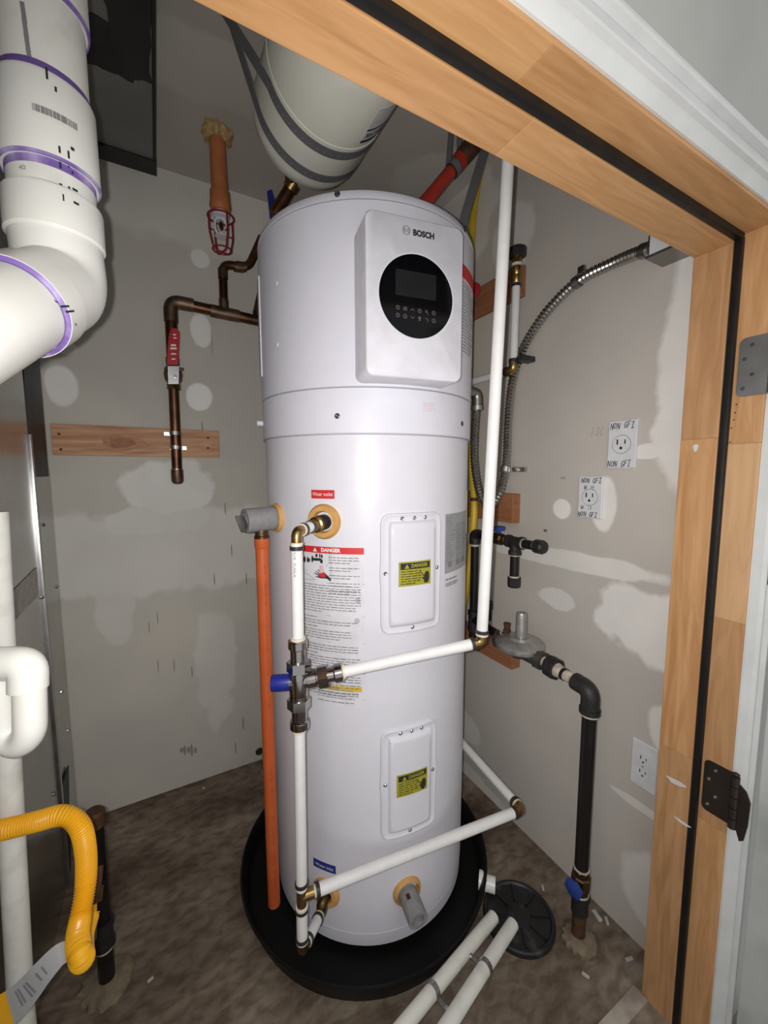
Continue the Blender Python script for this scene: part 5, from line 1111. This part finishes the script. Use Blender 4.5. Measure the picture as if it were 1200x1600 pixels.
vc = tm-yv*.068; build('gas_cock', MB().lathe(vc-yv*.03, yv, [(0, .016), (.012, .016), (.016, .019), (.044, .019), (.048, .016), (.062, .015)], 8), 'oldbrass', gm, smooth=0)
build('cock_handle', MB().lathe(vc+V(0, 0, .016), (0, 0, 1), [(0, .006), (.010, .006), (.011, .018), (.022, .020), (.024, .017)], 8), 'valveblue', gm, label='blue gas cock handle')
el = V(GX, at(742, 848, X=GX).y, tm.z); 
build('nipple', MB().tube([vc-yv*.025, el], .0135, 16), 'iron', gm)
RGc = at(812, 1003, X=.90)
zlow = RGc.z-.012
build('elbow', MB().tube(fillet([el+yv*.02, el, el-V(0, 0, .032)], .022), .0185, 18), 'castiron', gm); build('drop', MB().tube([el-V(0, 0, .02), V(GX, el.y, zlow+.03)], .0135, 18), 'iron', gm)
build('thread_sealant', MB().tube([el-V(0, 0, .034), el-V(0, 0, .040)], .0155, 16), 'dope', gm)
build('tee', MB().lathe(V(GX, el.y, zlow-.04), (0, 0, 1), [(0, .0195), (.010, .0195), (.011, .017), (.055, .017), (.056, .0195), (.07, .0195)], 20), 'castiron', gm)
build('nipple', MB().tube([V(GX, el.y, zlow), V(.90, RGc.y+.06, zlow)], .0135, 16), 'iron', gm)
build('sediment_trap', MB().tube([V(GX, el.y, zlow-.03), V(GX, el.y, zlow-.10)], .0135, 16), 'iron', gm)
p = at(766, 950, X=.955); build('bleed_nipple', MB().tube([V(.95, p.y, zlow+.01), V(.95, p.y, p.z)], .009, 12), 'iron', gm); build('bleed_cap', MB().tube([V(.95, p.y, p.z-.004), V(.95, p.y, p.z+.024)], .0125, 8), 'castiron', gm)
# gas regulator
rg = thing('gas_regulator', RGc, 'grey cast disc shaped gas regulator with tall spring tower', 'gas regulator')
build('diaphragm_case', MB().lathe(RGc-V(0, 0, .022), (0, 0, 1), [(0, .044), (.004, .064), (.010, .069), (.0125, .069), (.013, .066), (.015, .066), (.0155, .0695), (.021, .0695), (.027, .064), (.034, .036), (.040, .031), (.041, .001)], 44), 'regul', rg)
build('lower_body', MB().tube([V(.90, RGc.y+.075, zlow-.012), V(.90, RGc.y-.066, zlow-.012)], [.020, .022], 18).lathe(V(.90, RGc.y, zlow-.030), (0, 0, 1), [(0, .024), (.02, .045), (.03, .05)], 28), 'regdark', rg)
build('outlet_boss', MB().hexa(V(.90, RGc.y-.062, zlow-.012), V(.90, RGc.y-.086, zlow-.012), .0265), 'regdark', rg, smooth=0); build('inlet_boss', MB().hexa(V(.90, RGc.y+.070, zlow-.012), V(.90, RGc.y+.09, zlow-.012), .0255), 'regdark', rg, smooth=0)
tw = V(.90, RGc.y-.004, RGc.z+.008); zt3 = at(815, 957, X=.90).z
build('spring_tower', MB().lathe(tw, (0, 0, 1), [(0, .0175), (.012, .0165), (zt3-tw.z-.004, .0150), (zt3-tw.z, .0135), (zt3-tw.z-.001, .001)], 24), 'regul', rg)
pv_ = at(792, 985, X=.90); build('vent_plug', MB().lathe(V(.90, pv_.y, RGc.z+.006), (0, 0, 1), [(0, .011), (.014, .011), (.015, .008), (.028, .010), (.034, .011), (.035, .006)], 8), 'rust', rg, smooth=0)
build('wire_seal', MB().tube([V(.885, RGc.y+.07+.012*math.cos(a), RGc.z+.018*math.sin(a)-.004) for a in [2*math.pi*k/16 for k in range(16)]], .0022, 6, closed=True), 'solder', rg)
# black iron drop to the floor
dq = at(908, 1476, Z=0); DP = V(.885, .562, 0)
dpz = at(910, 1060, X=DP.x).z; zl2 = zlow-.012
gd = thing('gas_drop_pipe', (DP.x, DP.y, 0), 'tall black iron gas pipe from floor with union, elbow and blue valve', 'gas pipe')
u0 = V(.90, RGc.y-.086, zl2); Ee = V(DP.x, DP.y, zl2-.006); dd = (Ee-u0).normalized(); Lq = (Ee-u0).length
build('nipple', MB().tube([u0-dd*.01, Ee-dd*.03], .0145, 18), 'dope', gd)
build('union_nut', MB().hexa(u0+dd*.018, u0+dd*.046, .029, 8), 'castiron', gd, smooth=0); build('union_tail', MB().tube([u0+dd*.044, u0+dd*.064], [.019, .016], 16), 'dope', gd); build('nipple_collar', MB().tube([u0+dd*.066, u0+dd*.074], .0165, 16), 'iron', gd)
build('elbow', MB().tube(fillet([Ee-dd*.046, Ee, Ee-V(0, 0, .050)], .034, 9), .0215, 22), 'castiron', gd); build('elbow_bead', MB().tube([Ee-V(0, 0, .044), Ee-V(0, 0, .056)], .0240, 22), 'castiron', gd); build('thread_sealant', MB().tube([Ee-V(0, 0, .056), Ee-V(0, 0, .062)], .0205, 18), 'dope', gd)
zk = at(906, 1375, X=DP.x).z
build('pipe', MB().tube([Ee-V(0, 0, .04), V(DP.x, DP.y, zk+.03)], .0168, 22), 'iron', gd)
build('gas_cock', MB().lathe(V(DP.x, DP.y, zk-.030), (0, 0, 1), [(0, .020), (.014, .020), (.018, .023), (.046, .023), (.050, .020), (.066, .020)], 8), 'oldbrass', gd, smooth=0)
tow = (V(0, 0, CAM_H)-V(DP.x, DP.y, zk)); tow.z = 0; tow = (tow.normalized()-RIGHT*.8).normalized()
build('cock_handle', MB().lathe(V(DP.x, DP.y, zk)+tow*.016, tow, [(0, .008), (.010, .008), (.012, .022), (.020, .024), (.022, .02)], 6), 'valveblue', gd, label='blue gas cock handle')
build('nipple', MB().tube([V(DP.x, DP.y, 0), V(DP.x, DP.y, zk)], .0165, 20), 'rust', gd)
build('coupling', MB().lathe(V(DP.x, DP.y, zk-.085), (0, 0, 1), [(0, .020), (.040, .020), (.041, .023), (.052, .023), (.053, .018)], 20), 'castiron', gd)
build('thread_sealant', MB().tube([V(DP.x, DP.y, zk-.034), V(DP.x, DP.y, zk-.028)], .0205, 16), 'dope', gd); build('thread_sealant', MB().tube([V(DP.x, DP.y, zk+.034), V(DP.x, DP.y, zk+.040)], .019, 16), 'dope', gd)
cc = MB(); n = 28
cc.rings([[V(DP.x+math.cos(2*math.pi*k/n)*r*(1+.08*math.sin(3*k)+.05*math.sin(7*k)), DP.y-.006+math.sin(2*math.pi*k/n)*r*(1+.08*math.sin(3*k)+.05*math.sin(7*k)), z) for k in range(n)] for r, z in ((.040, 0), (.040, .010), (.030, .016), (.016, .020))]); build('floor_collar', cc, 'dirtfoam', gd)

# ================================================================== FLOOR: sump lid and open pipes
LC = V(.790, .672, 0)
sl = thing('sump_lid', LC, 'scuffed black ribbed round sump lid lying on the floor', 'lid')
build('lid', MB().lathe(LC, (0, 0, 1), [(0, .093), (.012, .093), (.016, .090), (.016, .084), (.011, .080), (.010, .035), (.014, .028), (.014, .001)], 48), 'sump', sl)
for k in range(8):
    a = 2*math.pi*k/8+.2; d = V(math.cos(a), math.sin(a), 0); s = V(-d.y, d.x, 0); build('rib', MB().obox(LC+d*.056+V(0, 0, .0125), d*.023, s*.0022, V(0, 0, .0028)), 'sump', sl, smooth=0)
def cond_pipe(px0, py0, zz0, px1, py1, zz1, lab, clamp_t, hook):
    a, b2_ = at(px0, py0, Z=zz0), at(px1, py1, Z=zz1); d = (b2_-a).normalized(); t = thing('drain_pipe', a, lab, 'pipe', None); b2_ = b2_+d*.10
    L_ = (b2_-a).length; r = .0150
    build('pipe', MB().lathe(a, d, [(.04, .0118), (0, .0118), (0, r), (L_, r)], 24), 'pvcdirty', t)
    c = a+d*clamp_t; build('clamp', MB().lathe(c-d*.006, d, [(0, r), (0, r+.002), (.012, r+.002), (.012, r)], 20, False), 'steel', t)
    sd = d.cross(up).normalized(); s_ = 1 if hook else -1
    hk_ = MB().obox(c+sd*(r+.012)*s_-V(0, 0, .004), sd*.012, d*.005, V(0, 0, .001)); hk_.lathe(c+sd*(r+.022)*s_-V(0, 0, .006), (0, 0, 1), [(0, .005), (.005, .005), (.007, .003)], 8)
    if hook: hk_.tube([c-sd*(-r)*1+V(0, 0, -.01), c+sd*(r+.004)-V(0, 0, .035), c+sd*(r+.018)-V(0, 0, .04)], .003, 8)
    build('clamp_tab', hk_, 'steel', t); return t
cond_pipe(771, 1433, .052, 640, 1592, .105, 'left of two grimy white pipes laid toward the sump lid', .255, False)
cond_pipe(801, 1444, .052, 706, 1592, .105, 'right of two grimy white pipes laid toward the sump lid', .150, True)
# loose crumbs
for (px, py, s, lb_) in ((933, 1432, .009, 'largest pale crumb of drywall beside the black gas pipe foot'), (983, 1500, .006, 'pale crumb on the floor close to the wooden door jamb'), (948, 1440, .006, 'thin dark edged crumb just right of the largest crumb'), (848, 1388, .005, 'small crumb on the floor behind the round black lid'), (915, 1525, .005, 'crumb on the floor in front of the gas pipe foot'), (235, 1532, .004, 'lone tiny crumb on bare floor left of the drain pan'), (318, 1232, .004, 'tiny crumb on the floor at the foot of back wall')):
    p = at(px, py, Z=0); k = random.random()*3; u = V(math.cos(k), math.sin(k), 0)*s*1.6; v_ = V(-math.sin(k), math.cos(k), 0)*s*.6
    mb = MB().obox(p+V(0, 0, .0022), u, v_, V(0, 0, .0022), .0006)
    build('drywall_crumb', mb, 'drywall_crumb', label=lb_, cat='debris', group='drywall crumbs on the floor')
